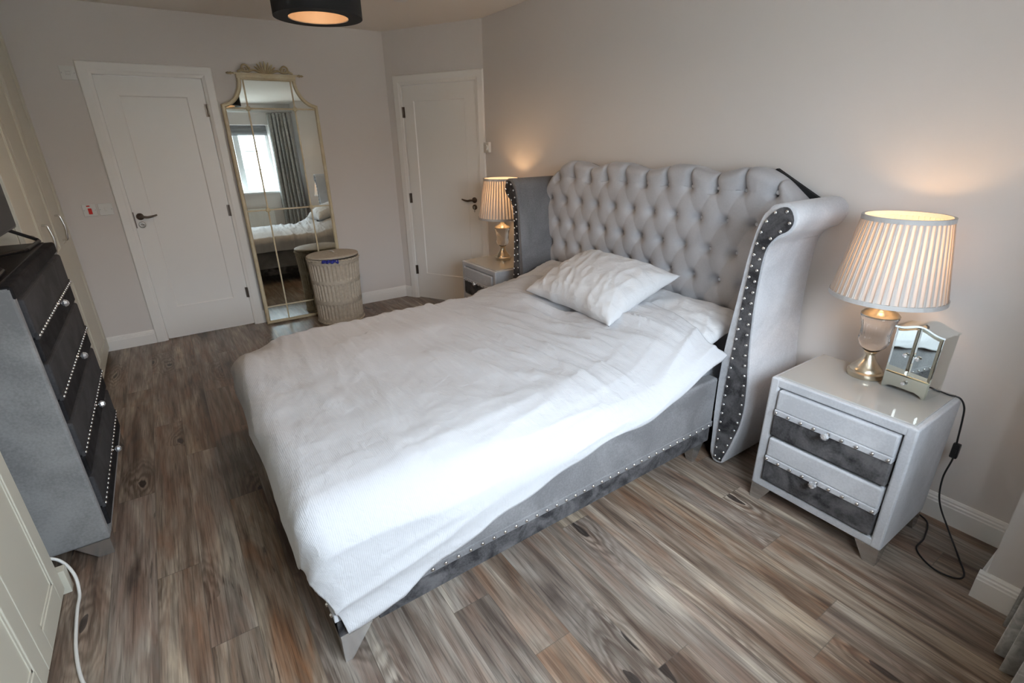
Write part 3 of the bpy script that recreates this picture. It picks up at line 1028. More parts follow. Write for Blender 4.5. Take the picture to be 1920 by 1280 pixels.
# close over the top and back
back = [bm.verts.new(L_(XC + (-1 + 2 * i / NU) * 0.93, -0.055, interp(tops_f, (-1 + 2 * i / NU) * 0.93) - 0.006)) for i in range(NU + 1)]
rows.append(back)
for a, b2 in zip(rows, rows[1:]):
    for i in range(NU): bm.faces.new((a[i], a[i + 1], b2[i + 1], b2[i]))
hb = obj('headboard', bm, M_velvet_s, bed, True)
bm = B()
hull = [(a, b2 - 0.012) for a, b2 in tops_f if abs(a) <= 0.93]
k0 = min(range(len(hull)), key=lambda i: abs(hull[i][0] - 0.60))
for i in range(len(hull)):
    a, z = hull[i]
    if a > 0.69: hull[i] = (a, max(z, lerp(1.382, 1.250, (a - 0.69) / 0.24)))
poly = [p for p in hull if abs(p[0]) <= 0.93] + [(0.90, 1.16), (0.84, 1.0), (0.82, 0.05), (-0.82, 0.05), (-0.84, 1.0), (-0.90, 1.16)]
prism(bm, poly, lambda q: L_(XC + q[0], -0.054, q[1]), lambda q: L_(XC + q[0], -0.032, q[1]))
obj('back_board', bm, M_black_f, bed)
# crystal buttons
def button_mesh():
    bm = B()
    n = 8
    prof = [(0.0085, 0.0), (0.0095, 0.003), (0.006, 0.0065), (0.0, 0.007)]
    rings = [[bm.verts.new((r * cos(2 * pi * j / n), -h, r * sin(2 * pi * j / n))) for j in range(n)] for r, h in prof[:-1]]
    tip = bm.verts.new((0, -prof[-1][1], 0))
    for a, b2 in zip(rings, rings[1:]):
        for j in range(n): bm.faces.new((a[j], a[(j + 1) % n], b2[(j + 1) % n], b2[j]))
    for j in range(n): bm.faces.new((rings[-1][j], rings[-1][(j + 1) % n], tip))
    bm.faces.new(rings[0][::-1])
    me = bpy.data.meshes.new('button')
    bmesh.ops.recalc_face_normals(bm, faces=bm.faces)
    bm.to_mesh(me); bm.free()
    me.materials.append(M_crystal_b)
    return me
M_crystal_b = mat('crystal_button', (0.88, 0.88, 0.92), 0.22, 0.45)
BUT = button_mesh()
for r in range(6):
    z = R0 - 0.150 * r
    o = PB / 2 if r % 2 else 0.0
    for k in range(-6, 7):
        dx = k * PB + o
        if abs(dx) > 0.765 or (r > 0 and abs(dx) > wing_in(z) - 0.03): continue
        stud(hb, L_(XC + dx, -0.182 + tuft(dx, z) - 0.011, z), BUT, 'button', (1.25, 1.25, 1.25))

# rails and foot
RX = 0.825
def rail_x(y): return lerp(3.657, 3.690, (y + 0.43) / (-2.28 + 0.43))
YFT = -2.285
for s in (1, -1):
    bm = B()
    def rp(y, x_in, z0, z1):
        pass
    def rail_box(bm, y0, y1, out, thick, z0, z1, bev):
        c = []
        for y in (y0, y1):
            xo = side_of(s, rail_x(y) + out)
            xi = side_of(s, rail_x(y) - thick)
            c += [(xo, y), (xi, y)]
        a = [bm.verts.new(L_(c[i][0], c[i][1], z)) for z in (z0, z1) for i in (0, 1, 3, 2)]
        fs = [bm.faces.new([a[i] for i in q]) for q in ((3, 2, 1, 0), (4, 5, 6, 7), (0, 1, 5, 4), (1, 2, 6, 5), (2, 3, 7, 6), (3, 0, 4, 7))]
        es = list({e for f in fs for e in f.edges})
        bmesh.ops.bevel(bm, geom=es, offset=bev, segments=3, profile=0.5, affect='EDGES')
    rail_box(bm, YF + 0.01, YFT + 0.004, 0.0, 0.06, 0.188, 0.452, 0.012)
    rl = obj('side_rail', bm, M_velvet_shaded, bed)
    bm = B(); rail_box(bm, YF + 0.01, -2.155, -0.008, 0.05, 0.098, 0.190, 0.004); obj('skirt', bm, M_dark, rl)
    bm = B(); rail_box(bm, YF + 0.01, YFT + 0.006, 0.003, 0.01, 0.186, 0.216, 0.003); obj('stud_band', bm, M_velvet_shaded, rl)
    if s == 1:
        n = 38
        for i in range(n):
            y = lerp(-0.455, -2.255, i / (n - 1))
            stud(rl, L_(side_of(s, rail_x(y) + 0.004), y, 0.201), STUD)
xf = rail_x(YFT)
bm = B(); box(bm, *(L_(side_of(-1, xf), 0, 0)[0:1]), L_(xf, 0, 0)[0], YFT + 0.02, YFT + 0.075, 0.188, 0.452, bev=0.012, seg=3)
ft = obj('footboard', bm, M_velvet, bed)
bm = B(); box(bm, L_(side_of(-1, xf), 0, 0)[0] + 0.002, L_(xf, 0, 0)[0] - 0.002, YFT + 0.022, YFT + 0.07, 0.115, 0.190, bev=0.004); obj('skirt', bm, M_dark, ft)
bm = B(); box(bm, L_(side_of(-1, xf), 0, 0)[0] + 0.001, L_(xf, 0, 0)[0] + 0.003, YFT + 0.016, YFT + 0.03, 0.186, 0.216, bev=0.003); obj('stud_band', bm, M_velvet, ft)
for i in range(36):
    stud(ft, (lerp(xf - XC - 0.02, -(xf - XC) + 0.02, i / 35), YFT + 0.015, 0.201), STUD)
for s in (1, -1):
    bm = B()
    xa, xb = s * (xf - XC - 0.003), s * (xf - XC - 0.11)
    box(bm, min(xa, xb), max(xa, xb), YFT + 0.022, YFT + 0.145, 0.118, 0.190, bev=0.003)
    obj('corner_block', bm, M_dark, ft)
    wedge_leg(bed, s * (xf - XC - 0.006), YFT + 0.026, 0.105, 0.119, -s, 1, M_tray, 0.22)
    wedge_leg(bed, s * (rail_x(-0.5) - XC - 0.02), -0.50, 0.08, 0.10, -s, 1, M_tray, 0.4)
# slat base
bm = B(); box(bm, -(0.78), 0.78, YFT + 0.08, -0.18, 0.26, 0.30); obj('slat_base', bm, M_black_f, bed)

mt = empty('mattress', (XC, -1.2, 0.302), 0, 'white sheeted mattress inside the velvet bed frame', 'mattress')
bm = B(); box(bm, -0.69, 0.70, -0.965, 1.0, 0.0, 0.218, bev=0.08, seg=6); obj('sheet', bm, M_sheet, mt, True, autosmooth=50)

# ------------------------------------------------------------------ pillows
def pillow_bm(w, h, t, seed, flange=0.0, nu=90, nv=64, wr=1.0):
    bm = B()
    top, bot = [], []
    for j in range(nv + 1):
        v = -1 + 2 * j / nv
        rt, rb = [], []
        for i in range(nu + 1):
            u = -1 + 2 * i / nu
            pin = 1 - 0.07 * (1 - abs(u) ** 2.2) * 1.0
            px = u * w / 2 * (1 - 0.09 * (1 - v * v) * abs(u) ** 3)
            py = v * h / 2 * (1 - 0.13 * (1 - u * u) * abs(v) ** 3)
            k = max(0, (1 - abs(u) ** 2.4)) ** 0.50 * max(0, (1 - abs(v) ** 2.4)) ** 0.50
            # folds running in from the corners and short ends
            e = max(abs(u), abs(v))
            fold = noise.noise(Vector((u * 1.5 + seed, v * 9, seed))) * 0.5 + noise.noise(Vector((u * 5 + v * 4 + seed, v * 5 - u * 3, seed + 3))) * 0.5
            ed = e ** 2 * (1 - e ** 6)
            crease = (1 - abs(noise.noise(Vector((u * 4.5 + 1.5 * v + seed, v * 1.6 - u, seed + 5))))) ** 5
            z = t / 2 * k + wr * (0.008 * crease * min(1, 4 * (1 - e)) + 0.028 * fold * ed + 0.006 * noise.noise(Vector((u * 4 + seed, v * 3, 8))) * k)
            px += 0.006 * noise.noise(Vector((u * 3, v * 3, seed))) 
            py += 0.010 * noise.noise(Vector((u * 4, v * 2, seed + 9)))
            rt.append(bm.verts.new((px, py, z)))
            if i in (0, nu) or j in (0, nv): rb.append(rt[-1])
            else: rb.append(bm.verts.new((px, py, -t / 2 * k * 0.75 + wr * 0.006 * fold * ed)))
        top.append(rt); bot.append(rb)
    for j in range(nv):
        for i in range(nu):
            bm.faces.new((top[j][i], top[j][i + 1], top[j + 1][i + 1], top[j + 1][i]))
            q = (bot[j][i], bot[j + 1][i], bot[j + 1][i + 1], bot[j][i + 1])
            if len(set(q)) == 4:
                try: bm.faces.new(q)
                except ValueError: pass
    return bm
def frame_from(c, ux, uy):
    ux = Vector(ux).normalized(); uz = ux.cross(Vector(uy)).normalized(); uy = uz.cross(ux)
    return Matrix(((ux.x, uy.x, uz.x, c[0]), (ux.y, uy.y, uz.y, c[1]), (ux.z, uy.z, uz.z, c[2]), (0, 0, 0, 1)))
def pillow(name, c, ux, uy, w, h, t, seed, label):
    o = obj(name, pillow_bm(w, h, t, seed), M_pillow, None, True)
    o.matrix_world = frame_from(c, ux, uy)
    return tag(o, label, 'pillow')
pillow('pillow', (2.90, -0.515, 0.765), (1, -0.02, -0.02), (0.0, 1, 0.36), 0.72, 0.53, 0.22, 3.1, 'white pillow lying on top at the middle of the bed head')
pillow('pillow', (2.44, -0.40, 0.640), (1, 0.02, 0.0), (0, 1, 0.30), 0.74, 0.46, 0.15, 11.7, 'white pillow half under the duvet at the far side of the bed')
pillow('pillow', (3.27, -0.40, 0.640), (1, -0.02, 0.0), (0, 1, 0.30), 0.76, 0.46, 0.15, 23.4, 'white pillow tucked under the duvet at the near right side of the bed')

# ------------------------------------------------------------------ duvet
XE0 = 2.112      # far mattress edge
YE = -2.255                  # foot edge of mattress
YH = -0.47                   # head hem
def top_z(x, y):
    z = 0.580 - 0.022 * sstep(2.55, 2.12, x) - 0.012 * sstep(3.45, 3.66, x)
    # pushed up over the pillows at the head
    hd = sstep(-0.98, -0.50, y)
    z += hd * (0.105 * exp(-((x - 3.30) / 0.36) ** 4) + 0.085 * exp(-((x - 2.45) / 0.34) ** 4) + 0.03)
    z += 0.009 * fbm(x * 1.6, y * 1.6, 3)
    z -= 0.10 * exp(-(hypot(x - 2.03, y + 2.33) / 0.20) ** 2)
    return z
def wrinkle(x, y):
    # soft ridges running across the bed, fanning out from the right at the head
    a = radians(8) + 0.35 * (y + 0.9)
    s = y * cos(a) + (x - 3.6) * 0.12 * sin(2.2 * (y + 0.4)) 
    wv = noise.noise(Vector((x * 1.1 + 4, s * 8.5, 1.7)))
    rid = (1 - abs(wv)) ** 3
    amt = 0.028 * sstep(-1.75, -0.75, y) * (0.45 + 0.55 * sstep(2.3, 3.0, x)) + 0.007
    w2 = noise.noise(Vector((x * 2.6 + 9, s * 17, 5.2)))
    z = amt * (rid - 0.5) + amt * 0.35 * w2
    # long soft creases toward the foot
    w3 = noise.noise(Vector((x * 0.9 + y * 0.8, (y * 0.75 - x * 0.35) * 4.2, 9.1)))
    z += 0.010 * (1 - abs(w3)) ** 4
    w4 = fbm(x * 5, y * 5, 2.2)
    z += 0.004 * w4
    w5 = noise.noise(Vector((x * 3.2 + s * 3, s * 30, 7.7)))
    z += 0.30 * amt * (1 - abs(w5)) ** 5
    return z
def near_edge(Y):
    """where the near side starts to bend and how softly: crisper at the foot corner"""
    k = 1 - sstep(-2.20, -1.45, Y)
    return lerp(3.44, 3.56, k), lerp(0.26, 0.13, k), lerp(0.16, 0.13, k)
hem_drop = [(-2.60, 0.46), (-2.222, 0.436), (-2.06, 0.385), (-1.935, 0.336), (-1.76, 0.288), (-1.24, 0.172), (-0.83, 0.135), (-0.62, 0.145), (-0.50, 0.125), (-0.4, 0.07)]
def cloth(X, Y):
    """flat cloth point -> draped point"""
    XE1, RH, RV = near_edge(Y)
    dx = max(0.0, X - XE1)
    dl = max(0.0, XE0 - X)
    dy = max(0.0, YE - Y)
    ex = min(max(X, XE0), XE1)
    ey = max(Y, YE)
    hx = dx if dx > 0 else -dl
    dist = hypot(hx, dy)
    z0 = top_z(ex, ey)
    along_w = noise.noise(Vector((X * 9 + Y * 1.3, Y * 0.9 - X * 0.5, 12.3)))
    along_v = noise.noise(Vector((X * 17 + Y * 2.4, Y * 1.6, 3.3)))
    side = sstep(XE1 - 0.15, XE1 + 0.25, X)
    wr = lerp(wrinkle(X, Y), 0.014 * (1 - abs(along_w)) ** 4 + 0.006 * (1 - abs(along_v)) ** 3 - 0.008, side)
    if dist < 1e-6:
        return Vector((ex, ey, z0 + wr))
    nx, ny = hx / dist, -dy / dist
    r = lerp(0.075, RV if hx > 0 else 0.085, nx * nx)
    rh = lerp(0.075, RH if hx > 0 else 0.092, nx * nx)
    arc = (r + rh) * pi / 4
    if dist < arc:
        a = dist / arc * pi / 2
        out, dn = rh * sin(a), r * (1 - cos(a))
    else:
        a = pi / 2
        s = dist - arc
        out, dn = rh + 0.02 * s, r + s * 0.995
    # gentle vertical folds in the hanging part
    hang = sstep(0.05, 0.35, dist)
    along = Y if abs(nx) > abs(ny) else X
    fo = noise.noise(Vector((X * 2.2 + Y * 1.4, Y * 2.6 - X * 0.7, 4.4))) * 0.010 * hang
    nrm = Vector((nx * sin(a) / rh, ny * sin(a) / rh, cos(a) / r)).normalized()
    p = Vector((ex + nx * out, ey + ny * out, z0 - dn)) + nrm * (wr * lerp(1.0, 0.75, hang)) + Vector((nx, ny, 0)) * (fo + 0.012 * hang)
    return p
bm = B()
uvl = bm.loops.layers.uv.new('UVMap')
NX, NY = 250, 260
grid = []
for j in range(NY + 1):
    tv_ = j / NY
    row = []
    for i in range(NX + 1):
        su = i / NX
        # boundary of the cloth: head edge y varies, foot edge, far hem and near hem
        yh = YH + 0.02 * sin(su * 9) - 0.07 * sstep(0.72, 0.9, su) * (1 - sstep(0.93, 1.0, su))
        Xa = lerp(XE0 - 0.22, 4.06, su)
        yfoot = YE - (lerp(0.22, 0.29, sstep(3.0, 3.6, Xa)) if Xa < 3.56 else lerp(0.29, 0.015, (Xa - 3.56) / 0.50)) + 0.005 * sin(su * 40)
        Y = lerp(yh, yfoot, tv_)
        e1, rh1, rv1 = near_edge(Y)
        xr = e1 + interp(hem_drop, Y) - rv1 + (rh1 + rv1) * pi / 4 + 0.006 * sin(Y * 23)
        xl = XE0 - 0.22
        X = lerp(xl, xr, su)
        row.append((bm.verts.new(cloth(X, Y)), (X, Y)))
    grid.append(row)
for a, b2 in zip(grid, grid[1:]):
    for i in range(NX):
        q = (a[i], b2[i], b2[i + 1], a[i + 1])
        f = bm.faces.new([v for v, _ in q])
        for lp, (_, uv) in zip(f.loops, q): lp[uvl].uv = uv
dv = obj('duvet', bm, M_duvet, None, True)
md = dv.modifiers.new('thickness', 'SOLIDIFY'); md.thickness = 0.016; md.offset = -1
tag(dv, 'rumpled white duvet draped over the bed and its near side', 'duvet')

# ------------------------------------------------------------------ nightstands
def nightstand(loc, label):
    root = empty('nightstand', loc, 0, label, 'nightstand', 'pair of velvet nightstands')
    W2, D = 0.2575, 0.40
    yfr = -D
    t = 0.038
    bm = B()
    box(bm, -W2, -W2 + t, yfr, 0, 0.075, 0.600, bev=0.008, seg=3)
    box(bm, W2 - t, W2, yfr, 0, 0.075, 0.600, bev=0.008, seg=3)
    box(bm, -W2 + t * .6, W2 - t * .6, yfr + 0.001, 0, 0.562, 0.599, bev=0.006, seg=3)
    box(bm, -W2 + t * .6, W2 - t * .6, yfr + 0.001, 0, 0.076, 0.112, bev=0.006, seg=3)
    box(bm, -W2 + t, W2 - t, yfr + 0.05, 0, 0.10, 0.57)
    obj('body', bm, M_velvet, root)
    bm = B(); box(bm, -W2 + 0.018, W2 - 0.018, yfr + 0.018, -0.012, 0.596, 0.606, bev=0.0015); obj('glass_top', bm, M_topglass, root)
    for zt in (0.557, 0.333):
        x0, x1 = -W2 + t + 0.006, W2 - t - 0.006
        zs = zt - 0.100
        zb = zt - 0.211
        yo = yfr - 0.010
        bm = B(); box(bm, x0, x1, yfr + 0.05, yo, zs + 0.010, zt, bev=0.008, seg=3); dr = obj('drawer', bm, M_velvet, root)
        bm = B(); box(bm, x0, x1, yfr + 0.05, yo + 0.001, zb, zs - 0.008, bev=0.005); obj('lower_panel', bm, M_dark, dr)
        bm = B(); box(bm, x0, x1, yfr + 0.03, yo - 0.003, zs - 0.012, zs + 0.012, bev=0.003); obj('stud_band', bm, M_velvet, dr)
        for i in range(9):
            if i == 4: continue
            stud(dr, (lerp(x0 + 0.010, x1 - 0.010, i / 8), yo - 0.004, zs), STUD)
        st = obj('knob', knob_stem_bm(0.016), M_chrome, dr, True, (0, yo - 0.003, zs)); st.rotation_euler = (0, 0, -pi / 2)
        obj('crystal', crystal_knob_bm(0.016), M_knob, st)
    for sx, sy in ((-1, -1), (1, -1), (-1, 1), (1, 1)):
        wedge_leg(root, sx * (W2 - 0.003), (yfr + 0.004) if sy < 0 else -0.004, 0.085, 0.077, -sx, -sy, M_tray, 0.5)
    return root
nightstand((4.2025, -0.115, 0), 'grey velvet nightstand in full view beside the near wing of the bed')
nightstand((1.512, -0.085, 0), 'grey velvet nightstand by the corner door, half hidden behind the bed')

# ------------------------------------------------------------------ table lamps
def table_lamp(loc, label, power):
    root = empty('table_lamp', loc, 0, label, 'lamp', 'pair of glass table lamps')
    bm = B()
    lathe(bm, [(0.062, 0), (0.064, 0.004), (0.064, 0.020), (0.060, 0.024), (0.057, 0.026), (0.055, 0.034), (0.046, 0.042), (0.043, 0.046), (0.036, 0.056), (0.026, 0.070), (0.020, 0.085), (0.018, 0.095), (0.022, 0.100), (0.022, 0.106)], 40)
    obj('base', bm, M_nickel, root, True, autosmooth=40)
    def flute(r, z, a):
        return r * (1 + 0.018 * cos(24 * a)) if 0.15 < z < 0.245 else r
    bm = B()
    lathe(bm, [(0.018, 0.106), (0.030, 0.114), (0.046, 0.132), (0.053, 0.150), (0.0535, 0.160), (0.050, 0.172), (0.051, 0.200), (0.056, 0.228), (0.063, 0.248), (0.065, 0.254), (0.062, 0.258)], 72, mod=flute)
    obj('glass_urn', bm, M_crystal, root, True)
    bm = B()
    lathe(bm, [(0.064, 0.258), (0.065, 0.262), (0.056, 0.272), (0.036, 0.280), (0.022, 0.290), (0.016, 0.302), (0.016, 0.330), (0.012, 0.335)], 40)
    lathe(bm, [(0.0145, 0.335), (0.0145, 0.40), (0.006, 0.405)], 20)
    obj('cap', bm, M_nickel, root, True, autosmooth=40)
    # spider carrying the shade
    bm = B()
    for k in range(3):
        a = 2 * pi * k / 3
        tube(bm, [(0.012 * cos(a), 0.012 * sin(a), 0.36), (0.10 * cos(a), 0.10 * sin(a), 0.352), (0.182 * cos(a), 0.182 * sin(a), 0.345)], 0.002, 6)
    obj('shade_carrier', bm, M_steel, root)
    z0, z1, r0, r1 = 0.340, 0.632, 0.186, 0.137
    # pleated cloth: each pleat folds back over itself, so bands of one and three layers alternate
    npl = 46
    prof = []
    for k in range(npl):
        a = 2 * pi * k / npl
        P = 2 * pi / npl
        prof += [(a, 0.0), (a + P * 0.50, 0.0006), (a + P * 1.0, 0.0022), (a + P * 1.02, 0.0030), (a + P * 0.52, 0.0042), (a + P * 0.50, 0.0046)]
        # back to front layer
        prof += [(a + P * 0.75, 0.0050), (a + P * 0.98, 0.0012)]
    bm = B()
    rings = []
    for j in range(7):
        s = j / 6
        rr, zz = lerp(r0, r1, s), lerp(z0, z1, s)
        rings.append([bm.verts.new(((rr - 0.003 + d) * cos(a), (rr - 0.003 + d) * sin(a), zz)) for a, d in prof])
    n = len(prof)
    for a, b2 in zip(rings, rings[1:]):
        for i in range(n): bm.faces.new((a[i], a[(i + 1) % n], b2[(i + 1) % n], b2[i]))
    obj('lamp_shade', bm, M_shade, root)
    for rr, zz in ((r0, z0), (r1, z1)):
        bm = B()
        lathe(bm, [(rr - 0.006, zz - 0.008), (rr + 0.004, zz - 0.008), (rr + 0.004, zz + 0.008), (rr - 0.006, zz + 0.008), (rr - 0.006, zz - 0.008)], 64, cap=False)
        obj('shade_trim', bm, M_trimtape, root)
    bm = B()
    lathe(bm, [(0.0, 0.50), (0.014, 0.497), (0.026, 0.480), (0.028, 0.465), (0.022, 0.440), (0.013, 0.415), (0.012, 0.400)], 20)
    obj('bulb', bm, M_bulb, root, True)
    ld = bpy.data.lights.new('lamp_light', 'POINT')
    ld.energy = power
    ld.color = (1.0, 0.60, 0.28)
    ld.shadow_soft_size = 0.03
    lo = bpy.data.objects.new('lamp_light', ld)
    COL.objects.link(lo)
    lo.parent = root
    lo.location = (0, 0, 0.535)
    return root
table_lamp((4.163, -0.212, 0.606), 'lit table lamp with glass urn base beside the mirrored jewellery box', 1.45)
table_lamp((1.450, -0.205, 0.606), 'lit table lamp on the far nightstand, partly behind the headboard wing', 1.7)

# ------------------------------------------------------------------ jewellery box
jb = empty('jewellery_box', (4.3165, -0.2725, 0.606), radians(-7), 'small mirrored jewellery box with arched top and crystal knobs', 'jewellery box')
hw, dp = 0.0755, 0.105
arch = []
for i in range(17):
    u = -1 + i / 8
    arch.append((u * hw, 0.244 + 0.020 * (0.5 + 0.5 * cos(pi * u)) ** 1.3))
feet = [(hw, 0.0), (hw * 0.86, 0.0), (hw * 0.74, 0.010), (hw * 0.55, 0.016), (-hw * 0.55, 0.016), (-hw * 0.74, 0.010), (-hw * 0.86, 0.0), (-hw, 0.0)]
bm = B()
prism(bm, arch + feet, lambda q: (q[0], 0.004, q[1]), lambda q: (q[0], dp, q[1]))
obj('case', bm, M_mirror_b, jb)
top = [(x * 1.06, z) for x, z in arch] + [(x * 1.06, z + 0.006) for x, z in arch[::-1]]
bm = B(); prism(bm, top, lambda q: (q[0], -0.004, q[1]), lambda q: (q[0], dp + 0.003, q[1])); obj('lid', bm, M_mirror_b, jb)
def mirror_door(x0, x1, zb, name='door'):
    bm = B()
    ins = 0.007
    zt = lambda x: interp(arch, x) - 0.004
    xs = [lerp(x0, x1, i / 8) for i in range(9)]
    out = [(x0, zb), (x1, zb)] + [(x, zt(x)) for x in xs[::-1]]
    xi = [lerp(x0 + ins, x1 - ins, i / 8) for i in range(9)]
    inn = [(x0 + ins, zb + ins), (x1 - ins, zb + ins)] + [(x, zt(x) - ins) for x in xi[::-1]]
    a = [bm.verts.new((x, 0.0, z)) for x, z in out]
    b2 = [bm.verts.new((x, -0.0035, z)) for x, z in inn]
    c = [bm.verts.new((x, 0.0045, z)) for x, z in out]
    n = len(a)
    for i in range(n):
        bm.faces.new((a[i], a[(i + 1) % n], b2[(i + 1) % n], b2[i]))
        bm.faces.new((c[i], c[(i + 1) % n], a[(i + 1) % n], a[i]))
    bm.faces.new(b2)
    return obj(name, bm, M_mirror, jb)
def flower_knob(parent, x, z, y=-0.004):
    st = obj('knob', crystal_knob_bm(0.0085), M_knob, parent, False, (x, y + 0.006, z))
    st.rotation_euler = (0, 0, -pi / 2)
for s in (-1, 1):
    x0, x1 = (-hw + 0.003, -0.0015) if s < 0 else (0.0015, hw - 0.003)
    d = mirror_door(x0, x1, 0.070)
    flower_knob(d, s * 0.020, 0.150)
bm = B()
dpoly = [(hw - 0.003, 0.066), (-hw + 0.003, 0.066), (-hw + 0.003, 0.003), (-hw * 0.86, 0.003), (-hw * 0.74, 0.013), (-hw * 0.5, 0.0185), (hw * 0.5, 0.0185), (hw * 0.74, 0.013), (hw * 0.86, 0.003), (hw - 0.003, 0.003)]
prism(bm, dpoly, lambda q: (q[0], -0.003, q[1]), lambda q: (q[0], 0.0045, q[1]))
dd = obj('drawer', bm, M_mirror, jb)
flower_knob(dd, 0.0, 0.042)

# ------------------------------------------------------------------ lamp flex
bm = B()
pts = spline([(4.355, -0.135, 0.612), (4.385, -0.150, 0.612), (4.425, -0.155, 0.609), (4.458, -0.150, 0.607), (4.476, -0.140, 0.575), (4.481, -0.125, 0.52), (4.486, -0.110, 0.42), (4.490, -0.10, 0.34), (4.482, -0.10, 0.24), (4.500, -0.11, 0.14), (4.560, -0.14, 0.055), (4.625, -0.21, 0.008), (4.665, -0.290, 0.004), (4.650, -0.335, 0.004), (4.585, -0.345, 0.004), (4.515, -0.285, 0.004), (4.508, -0.19, 0.004), (4.480, -0.075, 0.004), (4.425, -0.040, 0.004)], 8)
tube(bm, pts, 0.0032, 8)
fl = obj('lamp_flex', bm, M_black, None, True)
tag(fl, 'thin black lamp flex hanging from the near nightstand to the floor', 'cable')
bm = B(); box(bm, -0.012, 0.012, -0.009, 0.009, -0.032, 0.032, bev=0.004); box(bm, -0.005, 0.005, -0.012, -0.008, -0.008, 0.008, bev=0.001)
sw = obj('inline_switch', bm, M_black, fl, False, (4.489, -0.102, 0.375))

# ------------------------------------------------------------------ leaning mirror
mr = empty('floor_mirror', (0.085, -1.52, 0.0), 0, 'tall arched floor mirror in a cream gilt frame leaning on the wall', 'mirror')
mr.rotation_euler = (0, -math.atan2(0.055, 2.0), radians(-0.5))
HWM = 0.352
side_pts = [(HWM, 0.012), (HWM, 1.805)]
curve = spline([(HWM, 1.805, 0), (0.300, 1.825, 0), (0.255, 1.862, 0), (0.222, 1.915, 0), (0.207, 1.965, 0), (0.205, 2.008, 0)], 6)
half = side_pts[:1] + [(p.x, p.y) for p in curve]
outline = half + [(-x, z) for x, z in half[::-1]]
bm = B()
prism(bm, outline, lambda q: (-0.006, q[0], q[1]), lambda q: (0.004, q[0], q[1]))
obj('glass', bm, M_mirror, mr)
# moulded frame: rounded profile swept along the outline
bm = B()
closed = [(0.003, y, z) for y, z in outline]
def sweep_rect(bm, pts, w, x0, x1, closed=True):
    P = [Vector((p[1], p[2])) for p in pts]
    n = len(P)
    prof = [(-w / 2, x0), (-w / 2, lerp(x0, x1, .6)), (-w / 4, x1), (w / 4, x1), (w / 2, lerp(x0, x1, .6)), (w / 2, x0)]
    rings = []
    for i in range(n):
        a = (P[i] - P[i - 1]).normalized(); b2 = (P[(i + 1) % n] - P[i]).normalized()
        na, nb_ = Vector((-a.y, a.x)), Vector((-b2.y, b2.x))
        m = (na + nb_)
        if m.length < 1e-6: m = na
        m.normalize()
        k = 1 / max(0.5, m.dot(na))
        rings.append([bm.verts.new((x, P[i].x + m.x * o * k, P[i].y + m.y * o * k)) for o, x in prof])
    for i in range(n):
        a, b2 = rings[i], rings[(i + 1) % n]
        for j in range(6): bm.faces.new((a[j], a[(j + 1) % 6], b2[(j + 1) % 6], b2[j]))
sweep_rect(bm, closed, 0.030, -0.012, 0.016)
box(bm, -0.008, 0.020, -0.222, 0.222, 2.005, 2.040, bev=0.006)
box(bm, -0.008, 0.026, -0.235, 0.235, 2.032, 2.044, bev=0.004)
obj('frame', bm, M_gold, mr)
bm = B()
for y in (-0.178, 0.178): box(bm, 0.003, 0.009, y - 0.006, y + 0.006, 0.02, 2.0, bev=0.002)
for z in (0.155, 0.995, 1.788): box(bm, 0.003, 0.009, -0.345, 0.345, z - 0.006, z + 0.006, bev=0.002)
obj('glazing_bars', bm, M_gold, mr)
for y in (-0.178, 0.178):
    for z in (0.995, 1.788):
        bm = B()
        bmesh.ops.create_uvsphere(bm, u_segments=12, v_segments=8, radius=0.016, matrix=Matrix.Translation((0.009, y, z)) @ Matrix.Diagonal((0.4, 1, 1, 1)))
        for k in range(8):
            a = 2 * pi * k / 8
            bmesh.ops.create_uvsphere(bm, u_segments=8, v_segments=6, radius=0.007, matrix=Matrix.Translation((0.011, y + 0.013 * cos(a), z + 0.013 * sin(a))))
        obj('rosette', bm, M_gold, mr, True)
# crest: palmette with scrolls
bm = B()
def petal(bm, cy, cz, ang_, ln, wd, x=0.012):
    pts = []
    for i in range(9):
        s = i / 8
        pts.append((x + 0.006 * sin(pi * s), cy + sin(ang_) * ln * s, cz + cos(ang_) * ln * s))
    tube(bm, pts, [max(0.002, wd * sin(pi * min(1, 0.12 + 0.80 * i / 8)) ** 0.8) for i in range(9)], 8)
for k in range(-4, 5):
    petal(bm, 0.006 * k, 2.045, radians(17 * k), 0.088 - 0.004 * abs(k), 0.009)
for s in (-1, 1):
    sc = [(0.012, s * (0.085 + 0.05 * (i / 20)) , 2.05) for i in range(2)]
    pts = []
    for i in range(26):
        a = i / 25 * 2.1 * 2 * pi * 0.62
        r = 0.034 * (1 - i / 32)
        pts.append((0.014, s * (0.150 - r * cos(a) * 0.9), 2.072 + r * sin(a)))
    tube(bm, pts, [0.008 - 0.004 * i / 25 for i in range(26)], 8)
    tube(bm, spline([(0.014, s * 0.045, 2.052), (0.014, s * 0.09, 2.066), (0.014, s * 0.13, 2.054), (0.014, s * 0.175, 2.060), (0.014, s * 0.205, 2.048)], 5), 0.008, 8)
    for k in range(5):
        petal(bm, s * (0.125 + 0.014 * k), 2.05, s * radians(-25 + 22 * k), 0.038 - 0.004 * k, 0.006)
obj('crest', bm, M_gilt, mr, True)
for s in (-1, 1):
    bm = B()
    prof = [(0.004, 0), (0.008, 0.006), (0.006, 0.014), (0.012, 0.024), (0.006, 0.034), (0.009, 0.042), (0.003, 0.058)]
    n = 12
    rings = [[bm.verts.new((0.008 + r * cos(2 * pi * j / n), s * (0.230 + h), 2.038 + r * sin(2 * pi * j / n))) for j in range(n)] for r, h in prof]
    for a, b2 in zip(rings, rings[1:]):
        for j in range(n): bm.faces.new((a[j], a[(j + 1) % n], b2[(j + 1) % n], b2[j]))
    bm.faces.new(rings[0]); bm.faces.new(rings[-1])
    obj('finial', bm, M_gilt, mr, True)

